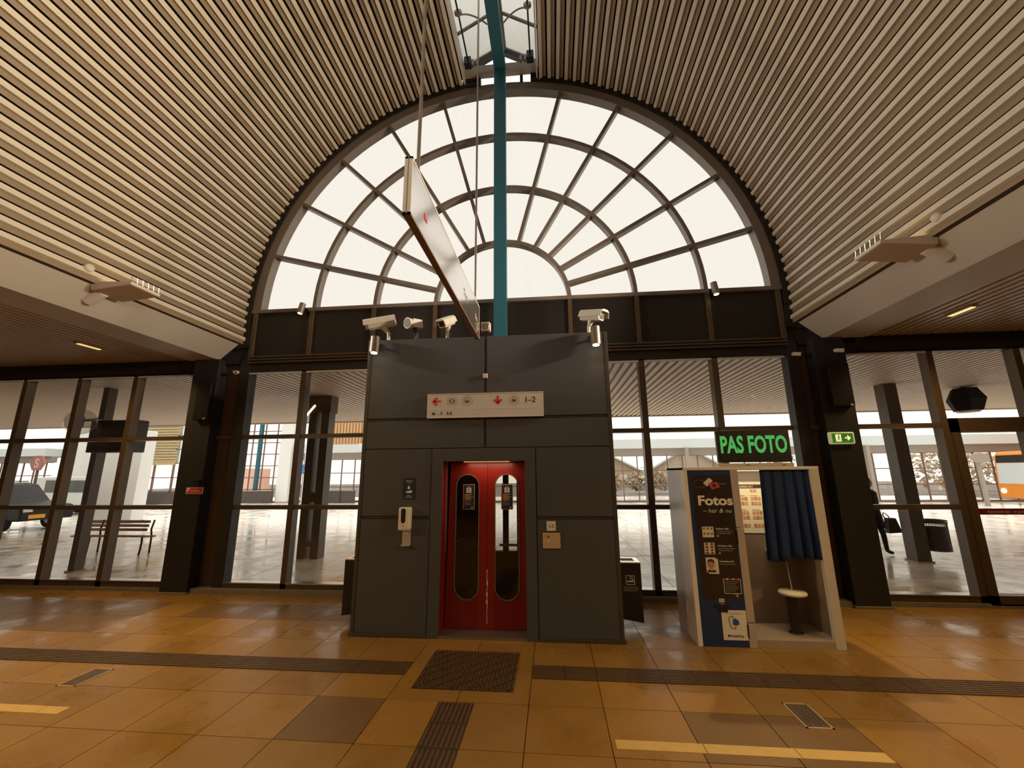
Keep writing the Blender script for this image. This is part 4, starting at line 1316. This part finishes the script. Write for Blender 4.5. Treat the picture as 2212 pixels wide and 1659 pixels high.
flat(mb, [(0.340, 0.235), (0.345, 0.285), (0.372, 0.302), (0.405, 0.280), (0.412, 0.240), (0.375, 0.228)], FO, BLUET, 0.007)
text(mb, 'MobilePay', (2.5 + 0.36, BY0 + 0.002, 0.105), FX, FZ, 0.031, BLUET, 'CENTER', 0.012, off=0.006)
mb.build('payment_sticker', pb)
mb = MB(); mb.box(BX0 - 0.004, BX0, -1.40, -1.33, 0.26, 0.36, SIGNW)
for k in range(5):
    mb.box(BX0 - 0.005, BX0 - 0.003, -1.395, -1.335, 0.270 + 0.018 * k, 0.276 + 0.018 * k, PINKG)
mb.build('vent', pb)
# inside: instruction board, lamp
yb = BY1 - 0.16
mb = MB(); mb.box(3.10, 3.95, yb - 0.010, yb, 1.15, 1.80, CREAM); mb.build('instruction_board', pb)
ib = bpy.data.objects['instruction_board']
IO = (3.10, yb - 0.010, 0)
mb = MB()
flat(mb, rect(0.0, 0.85, 1.715, 1.765), IO, BLACKT, 0.001)
text(mb, 'PAS OG KØREKORT', (3.17, yb - 0.010, 1.725), FX, FZ, 0.026, CREAM, 'LEFT', 0.01, off=0.004)
rowz = (1.66, 1.56, 1.50, 1.38, 1.32, 1.22)
for j, z in enumerate(rowz):
    for i in range(5):
        if j == 0 and i < 2:
            continue
        for k in range(3 if j else 2):
            u = 0.02 + 0.165 * i + 0.043 * k
            flat(mb, rect(u, u + 0.036, z, z + 0.044), IO, (SKIN, SKIN2, SKIN)[(i + j + k) % 3], 0.001)
            flat(mb, circ(u + 0.018, z + 0.018, 0.011, 10), IO, SKIN, 0.003)
    if j in (1, 3):
        for i in range(5):
            flat(mb, rect(0.02 + 0.165 * i, 0.11 + 0.165 * i, z + 0.056, z + 0.064), IO, GREYT, 0.001)
mb.build('print', ib)
mb = MB(); mb.box(3.12, 3.90, -1.58, -1.54, BZ - 0.045, BZ - 0.026, BOOTHL); mb.build('lamp', pb)
mb = MB(); mb.box(3.55, BX1 - T, BY0 + 0.25, yb, 0.93, 0.96, CREAM); mb.build('shelf', pb)
lamp('booth_lamp_light', 'AREA', (3.5, -1.50, BZ - 0.06), (3.5, -1.25, 0), 6.5, (1.0, 0.80, 0.48), 0.7, 0.06)
# the curtain
mb = MB()
nx, nz = 70, 14
vs = []
for j in range(nz + 1):
    f = j / nz
    for i in range(nx + 1):
        g_ = i / nx
        xl, xr = 3.365 - 0.035 * f, 3.915 + 0.02 * f
        x = xl + (xr - xl) * g_
        z = BZ - 0.035 - (1.03 + 0.028 * math.sin(g_ * 9) * f - (0.03 if g_ > 0.72 else 0) * f) * f
        y = BY0 + 0.045 + (0.012 + 0.022 * f) * math.sin(g_ * 30 + 0.8 * math.sin(g_ * 7)) + 0.008 * math.sin(g_ * 57)
        vs.append((x, y, z))
mb.add(vs, [(j * (nx + 1) + i, j * (nx + 1) + i + 1, (j + 1) * (nx + 1) + i + 1, (j + 1) * (nx + 1) + i) for j in range(nz) for i in range(nx)], CURTAIN, True)
cu = mb.build('curtain', pb)
so = cu.modifiers.new('thickness', 'SOLIDIFY'); so.thickness = 0.003
mb = MB(); mb.cyl((3.09, BY0 + 0.05, BZ - 0.028), (3.92, BY0 + 0.05, BZ - 0.028), 0.008, CHROME, 10); mb.build('curtain_rail', cu)
# the photo sign on the roof
t = thing('booth_sign', 'black sign with green letters PAS FOTO on top of the booth', 'sign', (3.31, -1.66, BZ))
mb = MB(); mb.box(2.885, 3.745, -1.675, -1.625, 2.045, 2.435, BLACK); mb.build('board', t, 0.004)
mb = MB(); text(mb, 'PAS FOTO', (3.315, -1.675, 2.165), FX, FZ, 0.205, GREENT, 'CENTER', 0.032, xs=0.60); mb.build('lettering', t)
mb = MB(); mb.box(2.88, 3.75, -1.68, -1.60, BZ + 0.005, BZ + 0.05, OFFW); mb.box(3.2, 3.24, -1.683, -1.68, BZ + 0.02, BZ + 0.035, GREYT); mb.box(3.62, 3.66, -1.683, -1.68, BZ + 0.02, BZ + 0.035, GREYT); mb.build('base_rail', t, 0.004)
t = thing('stool', 'round cream seat on a black post inside the photo booth', 'stool', (3.64, -1.44, 0.08))
mb = MB(); mb.lathe([(0.0, -0.02), (0.135, -0.02), (0.150, -0.01), (0.152, 0.005), (0.142, 0.018), (0.0, 0.022)], (3.66, -1.42, 0.515), CREAM, 36); mb.build('seat', t)
mb = MB(); mb.cyl((3.64, -1.42, 0.085), (3.64, -1.42, 0.50), 0.050, BLACK, 24); mb.lathe([(0.075, 0.0), (0.075, 0.008), (0.05, 0.015)], (3.64, -1.42, 0.082), BLACK, 24); mb.build('post', t)
mb = MB(); mb.cyl((3.68, -1.38, 0.53), (3.66, -1.36, 0.96), 0.006, OFFW, 8); mb.build('cord', t)

# ------------------------------------------------------------------ outside: canopy over the pavement
mb = MB()
slats(mb, -32, 22, 0.22, 8.2, 3.93, 0.165, CANOPY)
mb.box(-32, 22, 8.2, 8.32, 3.90, 4.35, FARBEAM)
struct(mb.build('ceiling_canopy'))


def canopy_post(x, y, w, d_, lab, twin=False, zt=3.93):
    t = thing('canopy_post', lab, 'post', (x, y, -0.03), 'posts under the outdoor canopy')
    if twin:
        for s in (-1, 1):
            mb = MB(); mb.box(x + s * 0.165 - 0.10, x + s * 0.165 + 0.10, y, y + d_, -0.03, 3.55, FRAME); mb.build('post', t)
        mb = MB(); mb.box(x - 0.30, x + 0.30, y - 0.03, y + d_ + 0.03, 3.5, zt, FRAME); mb.build('head', t)
        for z0, z1 in ((0.25, 0.36), (1.28, 1.5)):
            mb = MB(); mb.box(x - 0.07, x + 0.07, y, y + d_, z0, z1, FRAME); mb.build('tie', t)
    else:
        mb = MB(); mb.box(x - w / 2, x + w / 2, y, y + d_, -0.03, zt, FRAME); mb.build('post', t)
        mb = MB(); mb.box(x - w / 2 - 0.03, x + w / 2 + 0.03, y - 0.03, y + d_ + 0.03, -0.03, 0.0, FARBEAM); mb.build('base', t)
    return t


canopy_post(-5.05, 2.93, 0, 0.30, 'dark twin post outside the window left of the lift', True)
canopy_post(8.81, 3.28, 0.28, 0.3, 'dark post outside with the wire bin on it')
canopy_post(-9.30, 1.32, 0.14, 0.2, 'slim dark post outside left carrying a dark display box')
t = thing('display_box', 'dark overhead display box on the slim post outside', 'display', (-8.7, 1.3, 2.45))
mb = MB(); mb.box(-9.15, -8.05, 1.02, 1.30, 2.44, 3.13, BLACK); mb.build('cabinet', t, 0.01)
mb = MB(); mb.box(-9.10, -8.10, 1.012, 1.02, 2.50, 3.07, mat('dark_screen', (0.02, 0.018, 0.016), 0.12)); mb.build('screen', t)
mb = MB(); mb.box(-9.22, -9.15, 1.22, 1.30, 2.7, 2.9, BLACK); mb.build('arm', t)
t = thing('dome_lamp', 'clear round dome lamp beside the dark display box outside', 'lamp', (-9.15, 1.05, 3.0))
mb = MB(); mb.lathe([(0.26 * math.cos(a), 0.26 * math.sin(a)) for a in [R(-90 + 12 * k) for k in range(16)]], (-9.0, 0.70, 3.06), DOMEG, 28); mb.build('dome', t)
mb = MB(); mb.cyl((-9.08, 0.70, 2.96), (-9.08, 0.70, 3.18), 0.10, BLACK, 16); mb.cyl((-9.08, 0.70, 3.08), (-9.26, 1.30, 3.2), 0.03, BLACK, 10); mb.build('mount', t)

# bench
bn = thing('bench', 'wooden slatted bench with dark metal legs outside the left windows', 'bench', (-10.6, 3.3, -0.03))
bx0, bx1, byf = -11.75, -9.62, 3.20
for k in range(3):
    mb = MB(); z = 0.50 + 0.10 * k
    mb.box(bx0, bx1 - 0.35, byf + 0.34 + 0.03 * k, byf + 0.375 + 0.03 * k, z, z + 0.07, WOOD); mb.build('back_slat', bn, 0.005)
for k in range(4):
    mb = MB(); y = byf - 0.02 + 0.085 * k
    mb.box(bx0, bx1, y, y + 0.07, 0.395 - 0.008 * k, 0.43 - 0.008 * k, WOOD); mb.build('seat_slat', bn, 0.005)
for x in (-11.25, -9.75):
    mb = MB()
    mb.tube([(x, byf + 0.02, -0.03), (x + 0.06, byf - 0.02, 0.10), (x + 0.08, byf - 0.03, 0.28), (x + 0.02, byf + 0.02, 0.37), (x - 0.10, byf + 0.15, 0.38)], 0.022, BLACK)
    mb.tube([(x, byf + 0.30, -0.03), (x, byf + 0.30, 0.37), (x - 0.1, byf + 0.36, 0.55), (x - 0.1, byf + 0.42, 0.78)], 0.022, BLACK)
    mb.build('leg', bn)

# wire bin on the post
t = thing('wire_basket', 'cylindrical wire waste basket hung on the outdoor post', 'bin', (9.2, 3.42, 0.2))
c = (9.23, 3.42)
mb = MB()
for k in range(30):
    a = 2 * math.pi * k / 30
    mb.cyl((c[0] + 0.22 * math.cos(a), c[1] + 0.22 * math.sin(a), 0.20), (c[0] + 0.22 * math.cos(a), c[1] + 0.22 * math.sin(a), 0.80), 0.006, FRAME, 5)
for k in range(14):
    z = 0.22 + 0.042 * k
    mb.tube([(c[0] + 0.22 * math.cos(a), c[1] + 0.22 * math.sin(a), z) for a in [2 * math.pi * i / 24 for i in range(25)]], 0.005, FRAME, 5)
mb.build('mesh', t)
mb = MB(); mb.lathe([(0.215, 0.78), (0.235, 0.78), (0.235, 0.85), (0.215, 0.85), (0.215, 0.78)], (c[0], c[1], 0), FRAME, 30); mb.build('rim', t)
mb = MB(); mb.lathe([(0.0, 0.20), (0.20, 0.20), (0.195, 0.70), (0.0, 0.72)], (c[0], c[1], 0), mat('bin_liner', (0.16, 0.13, 0.11), 0.7, var=0.3, scale=20), 24); mb.build('liner', t)
mb = MB(); mb.box(8.94, 9.0, 3.36, 3.48, 0.3, 0.75, FRAME); mb.build('bracket', t)

# hexagonal lamp under the canopy
t = thing('pendant_lamp', 'dark hexagonal lamp hanging outside above the glazed door', 'lamp', (11.05, 4.0, 3.3))
PC = (11.03, 4.0, 3.59)
mb = MB(); mb.lathe([(0.0, 0.30), (0.24, 0.30), (0.37, 0.03), (0.27, -0.25), (0.0, -0.25)], PC, mat('matte_black_metal', (0.010, 0.008, 0.007), 0.8, spec=0.2), 6, smooth=False); mb.build('shade', t)
mb = MB(); mb.cyl((PC[0], 4.0, 3.88), (PC[0], 4.0, 3.95), 0.04, BLACK, 10); mb.build('stem', t)
mb = MB(); mb.lathe([(0.0, -0.252), (0.235, -0.252), (0.21, -0.285), (0.0, -0.285)], PC, mat('lamp_diffuser', (0.4, 0.33, 0.22), 0.5), 6, smooth=False); mb.build('diffuser', t)

# person walking behind the right column
ps = thing('person', 'person in a dark coat carrying a bag, mostly hidden by the right column', 'person', (8.50, 4.22, -0.03))


def skin_mesh(name, verts, edges, radii, m, parent, levels=2, root=0):
    me = bpy.data.meshes.new(name)
    me.from_pydata(verts, edges, [])
    me.materials.append(m)
    o = bpy.data.objects.new(name, me)
    COL.objects.link(o)
    o.parent = parent
    o.matrix_parent_inverse = Matrix.Translation(parent.location).inverted()
    md = o.modifiers.new('skin', 'SKIN')
    if not me.skin_vertices:
        me.attributes.new
    return o, me, md


def figure(name, V, E, RAD, m, parent, levels=2):
    """a continuous surface grown over a jointed skeleton"""
    me = bpy.data.meshes.new(name)
    bm = bmesh.new()
    lay = bm.verts.layers.skin.verify()
    vs = []
    for i, p in enumerate(V):
        v = bm.verts.new(p)
        v[lay].radius = (RAD[i], RAD[i]) if not isinstance(RAD[i], tuple) else RAD[i]
        v[lay].use_root = (i == 0)
        vs.append(v)
    for a, b in E:
        bm.edges.new((vs[a], vs[b]))
    bm.to_mesh(me)
    bm.free()
    me.materials.append(m)
    o = bpy.data.objects.new(name, me)
    COL.objects.link(o)
    o.parent = parent
    o.matrix_parent_inverse = Matrix.Translation(parent.location).inverted()
    sk_ = o.modifiers.new('skin', 'SKIN'); sk_.use_smooth_shade = True
    sb = o.modifiers.new('subdivision', 'SUBSURF'); sb.levels = levels; sb.render_levels = levels
    return o


X, Y, Z = 8.50, 4.22, -0.03
V = [(X, Y, Z + 0.95), (X, Y, Z + 1.20), (X + 0.02, Y, Z + 1.42), (X + 0.03, Y, Z + 1.52), (X + 0.05, Y, Z + 1.62), (X + 0.05, Y, Z + 1.73),
     (X + 0.02, Y - 0.19, Z + 1.40), (X - 0.05, Y - 0.24, Z + 1.12), (X + 0.06, Y - 0.25, Z + 0.86),
     (X + 0.02, Y + 0.19, Z + 1.40), (X + 0.02, Y + 0.24, Z + 1.12), (X + 0.16, Y + 0.22, Z + 0.88),
     (X + 0.06, Y - 0.09, Z + 0.88), (X + 0.16, Y - 0.09, Z + 0.48), (X + 0.18, Y - 0.09, Z + 0.09), (X + 0.32, Y - 0.09, Z + 0.04),
     (X - 0.04, Y + 0.09, Z + 0.88), (X - 0.08, Y + 0.09, Z + 0.48), (X - 0.30, Y + 0.09, Z + 0.14), (X - 0.18, Y + 0.09, Z + 0.05)]
Ed = [(0, 1), (1, 2), (2, 3), (3, 4), (4, 5), (2, 6), (6, 7), (7, 8), (2, 9), (9, 10), (10, 11), (0, 12), (12, 13), (13, 14), (14, 15), (0, 16), (16, 17), (17, 18), (18, 19)]
RA = [0.15, 0.14, 0.13, 0.055, 0.085, 0.075, 0.065, 0.05, 0.035, 0.065, 0.05, 0.035, 0.085, 0.06, 0.045, 0.035, 0.085, 0.06, 0.045, 0.035]
figure('body', V, Ed, RA, TROUS, ps)
mb = MB()
mb.lathe([(0.13, 1.50), (0.20, 1.44), (0.21, 1.25), (0.20, 1.05), (0.24, 0.75), (0.27, 0.62), (0.22, 0.62), (0.16, 1.05), (0.10, 1.5)], (X, Y, Z), COAT, 28); mb.build('coat', ps)
mb = MB(); mb.lathe([(0.0, 0.125), (0.06, 0.115), (0.098, 0.05), (0.10, -0.02), (0.06, -0.09), (0.0, -0.10)], (X + 0.03, Y, Z + 1.70), HAIR, 24); mb.build('hair', ps)
mb = MB(); mb.lathe([(0.0, 0.09), (0.06, 0.08), (0.088, 0.02), (0.075, -0.07), (0.03, -0.11), (0.0, -0.115)], (X + 0.075, Y, Z + 1.665), FACE, 24); mb.cyl((X + 0.155, Y, Z + 1.67), (X + 0.18, Y, Z + 1.645), 0.014, FACE, 8); mb.build('face', ps)
t = thing('shoulder_bag', 'dark bag held at the side of the person behind the column', 'bag', (8.55, 4.1, 0.5))
mb = MB(); mb.prism([(-0.13, 0.0), (0.17, 0.02), (0.08, 0.34), (-0.10, 0.34)], (8.68, 3.78, 0.50), FX, FZ, Vector((0, 1, 0)), 0.14, BAG); mb.build('body', t, 0.02)
mb = MB(); mb.tube([(8.61, 3.92, 0.83), (8.58, 3.93, 0.90), (8.62, 3.95, 0.95), (8.68, 3.93, 0.90), (8.72, 3.92, 0.82)], 0.012, BAG); mb.build('handle', t)


# cars at the left edge
def car(loc, s, lab, paint, roof_h=1.75, van=False):
    """side profile runs along x with the nose at +x end"""
    x, y, z = loc
    t = thing('car', lab, 'car', loc, 'cars beyond the left windows')
    U = Vector((-1, 0, 0))
    if van:
        prof = [(0.0, 0.35), (0.0, 0.9), (0.25, 1.05), (0.9, 1.85), (1.4, 1.95), (4.6, 1.95), (4.7, 1.8), (4.7, 0.35)]
        win = [(0.5, 1.15), (1.0, 1.75), (3.9, 1.78), (3.9, 1.15)]
    else:
        prof = [(0.0, 0.38), (-0.02, 0.62), (0.06, 0.90), (1.15, 1.05), (1.85, 1.68), (2.3, roof_h), (3.9, roof_h), (4.45, 1.62), (4.6, 1.0), (4.6, 0.38)]
        win = [(1.32, 1.08), (1.93, 1.60), (4.2, 1.62), (4.35, 1.08)]
    mb = MB(); mb.prism(prof, (x, y, z), U, FZ, Vector((0, 1, 0)), 1.75, paint); mb.build('body', t, 0.06)
    mb = MB(); mb.prism(win, (x, y - 0.012, z), U, FZ, Vector((0, 1, 0)), 1.774, CARG)
    mb.build('side_window', t)
    for wx in (0.85, 3.7):
        for wy in (y - 0.02, y + 1.57):
            mb = MB(); mb.cyl((x - wx, wy, z + 0.36), (x - wx, wy + 0.20, z + 0.36), 0.36, TYRE, 28)
            w_ = mb.build('wheel', t)
            mb = MB(); mb.cyl((x - wx, wy - 0.004, z + 0.36), (x - wx, wy, z + 0.36), 0.20, STEEL, 20); mb.build('hub_cap', w_)
    mb = MB(); mb.box(x + 0.02, x + 0.035, y + 0.25, y + 0.77, z + 0.46, z + 0.60, PLATE); mb.build('number_plate', t)
    mb = MB(); mb.box(x - 0.12, x + 0.03, y + 0.08, y + 0.35, z + 0.70, z + 0.85, WHITE); mb.box(x - 0.12, x + 0.03, y + 1.4, y + 1.67, z + 0.70, z + 0.85, WHITE); mb.build('headlamp', t)
    if not van:
        mb = MB(); mb.box(x - 4.2, x - 2.2, y + 0.10, y + 0.14, z + roof_h + 0.02, z + roof_h + 0.06, BLACK); mb.box(x - 4.2, x - 2.2, y + 1.6, y + 1.64, z + roof_h + 0.02, z + roof_h + 0.06, BLACK); mb.build('roof_rail', t)


car((-18.35, 6.75, -0.03), 1, 'dark car with yellow number plate outside the far left window', CARP)
car((-22.0, 13.0, -0.03), 1, 'pale van parked behind the dark car', CARW, van=True)

# hexagonal S sign on a post
t = thing('station_sign', 'hexagonal red-brown station sign with an S on a post far left', 'sign', (-25.2, 12.0, -0.03))
mb = MB(); mb.cyl((-25.2, 12.0, -0.03), (-25.2, 12.0, 2.3), 0.06, FRAME, 12); mb.build('post', t)
SRED = mat('faded_red_sign', (0.34, 0.12, 0.09), 0.5)
mb = MB(); mb.prism([(0.42 * math.cos(R(60 * k)), 0.42 * math.sin(R(60 * k))) for k in range(6)], (-25.2, 11.98, 2.62), FX, FZ, FN, 0.08, SRED); mb.build('board', t)
mb = MB(); text(mb, 'S', (-25.2, 11.90, 2.40), FX, FZ, 0.45, PINKG, 'CENTER', 0.03); mb.build('lettering', t)

# white pillars
for x0, x1, y, h, lab in ((-19.0, -17.2, 9.8, 3.93, 'broad white pillar behind the bench'), (-19.0, -18.1, 21.8, 7.0, 'pale tall pillar beside the far glazed hall'), (-37.4, -35.8, 22.5, 6.2, 'tall white pillar behind the station sign far left'), (-15.9, -15.5, 20.0, 5.2, 'slim white pillar left of the twin post')):
    mb = MB(); mb.box(x0, x1, y, y + 0.6, -0.03, h, FARWHITE); mb.box(x0 - 0.04, x1 + 0.04, y - 0.04, y + 0.64, -0.03, 0.05, FARBEAM)
    tag(mb.build('pillar', bevel=0.02), lab, 'pillar')
mb = MB(); mb.box(-15.95, -15.45, 19.93, 19.97, 2.0, 2.6, BLUESIGN)
flat(mb, [(-0.13, 0.1), (0.13, 0.1), (0.04, 0.5), (-0.04, 0.5)], (-15.7, 19.93, 2.0), WHITET); tag(mb.build('info_sign'), 'small blue sign with white symbol on the slim white pillar', 'sign')


# far shelter with glazed front: one thing per stretch
def shelter(x0, x1, y, lab, fascia=True, ztop=3.0, mod=0.985, rows=3, teal=None, xoff=0.0):
    t = thing('glazed_shelter', lab, 'shelter', ((x0 + x1) / 2, y, -0.03), 'glazed shelters across the plaza')
    if fascia:
        mb = MB(); mb.box(x0, x1, y - 0.7, y + 2.2, 3.47, 4.06, FASCIA); mb.build('fascia', t)
        mb = MB(); mb.box(x0, x1, y - 0.2, y + 0.2, 3.0, 3.47, FARBEAM); mb.build('beam', t)
    mb = MB()
    x = x0 + xoff
    while x <= x1 + 0.01:
        mb.box(x - 0.03, x + 0.03, y - 0.04, y + 0.04, 0.03, ztop, FARFR); x += mod
    for k in range(rows + 1):
        z = 0.06 + (ztop - 0.06) * k / rows
        mb.box(x0, x1, y - 0.03, y + 0.03, z - 0.03, z + 0.03, FARFR)
    mb.box(x0, x1, y - 0.06, y + 0.06, -0.03, 0.07, FARFR)
    mb.build('window_frame', t)
    mb = MB(); mb.add([(x0, y, 0.05), (x1, y, 0.05), (x1, y, ztop), (x0, y, ztop)], [(0, 1, 2, 3)], GLASS); mb.build('pane', t)
    if teal:
        mb = MB(); mb.box(teal - 0.12, teal + 0.12, y - 0.25, y - 0.06, -0.03, ztop, TEAL); mb.build('teal_post', t)
    return t


sh = shelter(-12.8, 46, 22.0, 'long glazed shelter with pale blue fascia across the plaza', xoff=0.62)
for x in (9.6, 20.6, 31.0):
    mb = MB(); mb.box(x - 0.10, x + 0.10, 21.2, 21.5, -0.03, 3.47, FARBEAM); mb.build('post', sh)
shelter(-50, -37.6, 22.0, 'glazed shelter with pale fascia beyond the car far left')
shelter(-23.2, -19.0, 22.0, 'tall glazed hall end with teal post seen left of the lift', fascia=False, ztop=6.8, mod=0.95, rows=8, teal=-20.6)
shelter(-17.9, -13.0, 22.6, 'low glazed shelter between the pale pillar and long shelter', xoff=0.4)
mb = MB(); mb.box(-16.2, -12.4, 23.6, 26, 4.06, 6.9, FARCLAD)
for k in range(16):
    mb.box(-16.2 + 0.25 * k, -16.16 + 0.25 * k, 23.56, 23.6, 4.06, 6.9, FARFR)
tag(mb.build('timber_building'), 'orange timber clad upper storey above the fascia left of the lift', 'building')
lv = thing('louvred_building', 'building with yellow louvre boards above glazing behind the bench', 'building', (-27, 20.5, -0.03))
mb = MB()
for k in range(18):
    mb.box(-30.5, -26.3, 20.9, 21.0, 2.9 + 0.2 * k, 3.03 + 0.2 * k, LOUVRE)
mb.box(-30.5, -26.3, 21.1, 21.2, 2.8, 6.5, FASCIA); mb.box(-30.5, -26.3, 20.85, 21.0, 2.7, 2.88, LOUVRE)
mb.build('louvre', lv)
mb = MB()
for x in (-30.5, -29.2, -27.9, -26.4, -25.4, -24.2):
    mb.box(x - 0.06, x + 0.06, 20.9, 21.0, 0.8, 2.8 if x < -26 else 6.5, FARFR)
for z in (0.85, 1.8):
    mb.box(-30.5, -23.3, 20.9, 21.0, z - 0.03, z + 0.03, FARFR)
for z in (2.8, 3.8, 4.8, 5.8):
    mb.box(-26.4, -23.3, 20.9, 21.0, z - 0.03, z + 0.03, FARFR)
mb.build('window_frame', lv)
mb = MB(); mb.box(-30.5, -23.3, 20.8, 21.1, -0.03, 0.80, FARBOX); mb.build('dado', lv)
for x0, x1, lab in ((-22.0, -19.05, 'long dark low panel in front of the tall glazed hall'), (-15.6, -14.0, 'dark low panel right of the twin post'), (-13.9, -12.95, 'short dark low panel nearest the lift edge')):
    mb = MB(); mb.box(x0, x1, 21.5, 21.7, -0.03, 0.83, FARBOX); mb.box(x0, x1, 21.48, 21.72, 0.80, 0.84, FARBEAM)
    tag(mb.build('low_panel'), lab, 'low wall', 'dark low panels across the plaza')
mb = MB(); mb.box(-29.0, -25.3, 26, 30, -0.03, 2.5, TERRA); tag(mb.build('terracotta_block'), 'terracotta coloured block behind the tall glazed hall', 'building')

# orange bus on the right
bs = thing('bus', 'orange bus with lit number display at the far right beyond the door', 'bus', (29, 22, -0.03))
bx, by = 26.6, 18.4
BW0, BW1 = by - 0.6, by + 1.9
mb = MB(); mb.prism([(0.0, 0.35), (0.0, 1.1), (0.10, 2.6), (0.3, 2.95), (10, 2.95), (10, 0.35)], (bx, BW0, -0.03), FX, FZ, Vector((0, 1, 0)), 2.5, ORANGE); mb.build('body', bs, 0.08)
mb = MB(); mb.box(bx + 0.5, bx + 9.5, BW0 - 0.02, BW0 + 0.01, 1.2, 2.3, CARG); mb.build('side_window', bs)
mb = MB(); mb.prism([(-0.02, 1.15), (0.075, 2.3), (0.12, 2.3), (0.06, 1.15)], (bx, BW0 + 0.15, -0.03), FX, FZ, Vector((0, 1, 0)), 2.2, FASCIA); mb.build('windscreen', bs)
mb = MB(); mb.prism([(0.06, 2.32), (0.12, 2.74), (0.2, 2.74), (0.14, 2.32)], (bx, BW0 + 0.25, -0.03), FX, FZ, Vector((0, 1, 0)), 2.1, BLACK); mb.build('display', bs)
mb = MB(); text(mb, '150', (bx + 0.085, BW1 - 0.45, 2.38), (0, -1, 0), (0.1, 0, 1), 0.24, LEDO, 'LEFT', 0.03); mb.build('digits', bs)
for yy in (BW0 + 0.3, BW1 - 0.3):
    mb = MB(); mb.cyl((bx - 0.03, yy, 0.72), (bx + 0.05, yy, 0.72), 0.14, LENS, 16); mb.build('headlamp', bs)
for wx in (2.3, 7.6):
    mb = MB(); mb.cyl((bx + wx, BW0 - 0.04, 0.45), (bx + wx, BW0 + 0.25, 0.45), 0.48, TYRE, 24); mb.build('wheel', bs)
mb = MB(); mb.box(24.3, 24.45, 18.6, 18.75, -0.03, 2.4, FARBEAM); mb.prism([(0.5 * math.cos(R(k * 30)), 0.28 * math.sin(R(k * 30))) for k in range(12)], (24.37, 18.55, 2.55), FX, FZ, FN, 0.06, FARBEAM)
tag(mb.build('bus_stop_sign'), 'oval brown bus stop sign on a post beside the bus', 'sign')
mb = MB(); mb.box(19.3, 19.7, 20.9, 21.2, -0.03, 1.0, FASCIA); mb.box(19.25, 19.75, 20.85, 21.25, 1.0, 1.06, WHITE); tag(mb.build('ticket_box'), 'small pale box by the post of the long shelter', 'box')


# houses and winter trees beyond
for hx, w_, hh, lab in ((8.0, 9.0, 1.9, 'low tan house with pale frosty roof seen just right of the lift'), (18.5, 8.0, 2.6, 'tan gabled house with pale roof seen above the booth')):
    t = thing('house', lab, 'house', (hx, 52, -0.03), 'houses beyond the shelter')
    mb = MB(); mb.box(hx - w_ / 2, hx + w_ / 2, 50, 58, -0.03, hh, HOUSEW); mb.prism([(-w_ / 2, 0), (w_ / 2, 0), (0, 2.4)], (hx, 50.0, hh), FX, FZ, Vector((0, 1, 0)), 0.2, HOUSEW); mb.build('wall', t)
    mb = MB()
    for s in (-1, 1):
        mb.prism([(s * (w_ / 2 + 0.4), -0.2), (0, 2.4), (0, 2.62), (s * (w_ / 2 + 0.4), 0.05)], (hx, 49.6, hh), FX, FZ, Vector((0, 1, 0)), 8.8, SNOW)
    mb.build('roof', t)
    for k in (-1, 0, 1):
        mb = MB(); mb.box(hx + k * 2.2 - 0.5, hx + k * 2.2 + 0.5, 49.94, 50.0, 0.8, 1.6, WHITE); mb.build('window', t)


def shrub_mesh(seed, w_, h, n):
    rd = random.Random(seed)
    mb = MB()
    for _ in range(n):
        a, b = rd.uniform(0, 2 * math.pi), rd.uniform(-1, 1)
        rr = rd.uniform(0.45, 1) ** 0.5
        cx = w_ * rr * math.cos(a) * math.sqrt(1 - b * b * 0.8)
        cy = w_ * 0.5 * rr * math.sin(a) * math.sqrt(1 - b * b * 0.8)
        cz = h * 0.55 + h * 0.45 * b * rr
        s = rd.uniform(0.08, 0.22)
        u = Vector((rd.gauss(0, 1), rd.gauss(0, 1), rd.gauss(0, 1))).normalized()
        v = u.orthogonal().normalized()
        c = Vector((cx, cy, cz))
        mb.add([c - u * s - v * s * 0.6, c + u * s - v * s * 0.6, c + u * s + v * s * 0.6, c - u * s + v * s * 0.6], [(0, 1, 2, 3)], LEAF)
    return mb


spots = [(5.0, 30, 2.0, 2.0, 'low brown shrub beyond the shelter just right of the lift'), (9.6, 33, 2.2, 2.1, 'brown shrub beyond the shelter seen left of the photo booth'),
         (21.5, 30, 3.0, 3.6, 'bare brown tree behind the shelter left of the outdoor post'), (26.5, 35, 3.2, 3.9, 'bare brown tree behind the shelter right of the outdoor post'),
         (32.5, 30, 3.6, 4.2, 'bare brown tree seen through the glazed door'), (38.5, 36, 3.4, 4.0, 'bare brown tree behind the orange bus'),
         (-43.0, 30, 3.0, 2.6, 'brown shrub behind the far left shelter')]
for i, (x, y, w_, h, lab) in enumerate(spots):
    t = thing('winter_tree', lab, 'tree', (x, y, -0.03), 'winter trees beyond the shelter')
    cr = shrub_mesh(20 + i, w_, h, 420).build('foliage'); cr.parent = t
    mb = MB()
    mb.cyl((0, 0, 0), (0.1, 0, h * 0.6), 0.12, BARK, 8, 0.05)
    for k in range(7):
        a = k * 0.9
        mb.cyl((0.03 * k, 0, h * 0.2 + 0.05 * k * h), (w_ * 0.6 * math.cos(a), 0.4 * math.sin(a), h * 0.55 + 0.06 * k * h), 0.04, BARK, 6, 0.012)
    tr = mb.build('trunk'); tr.parent = t
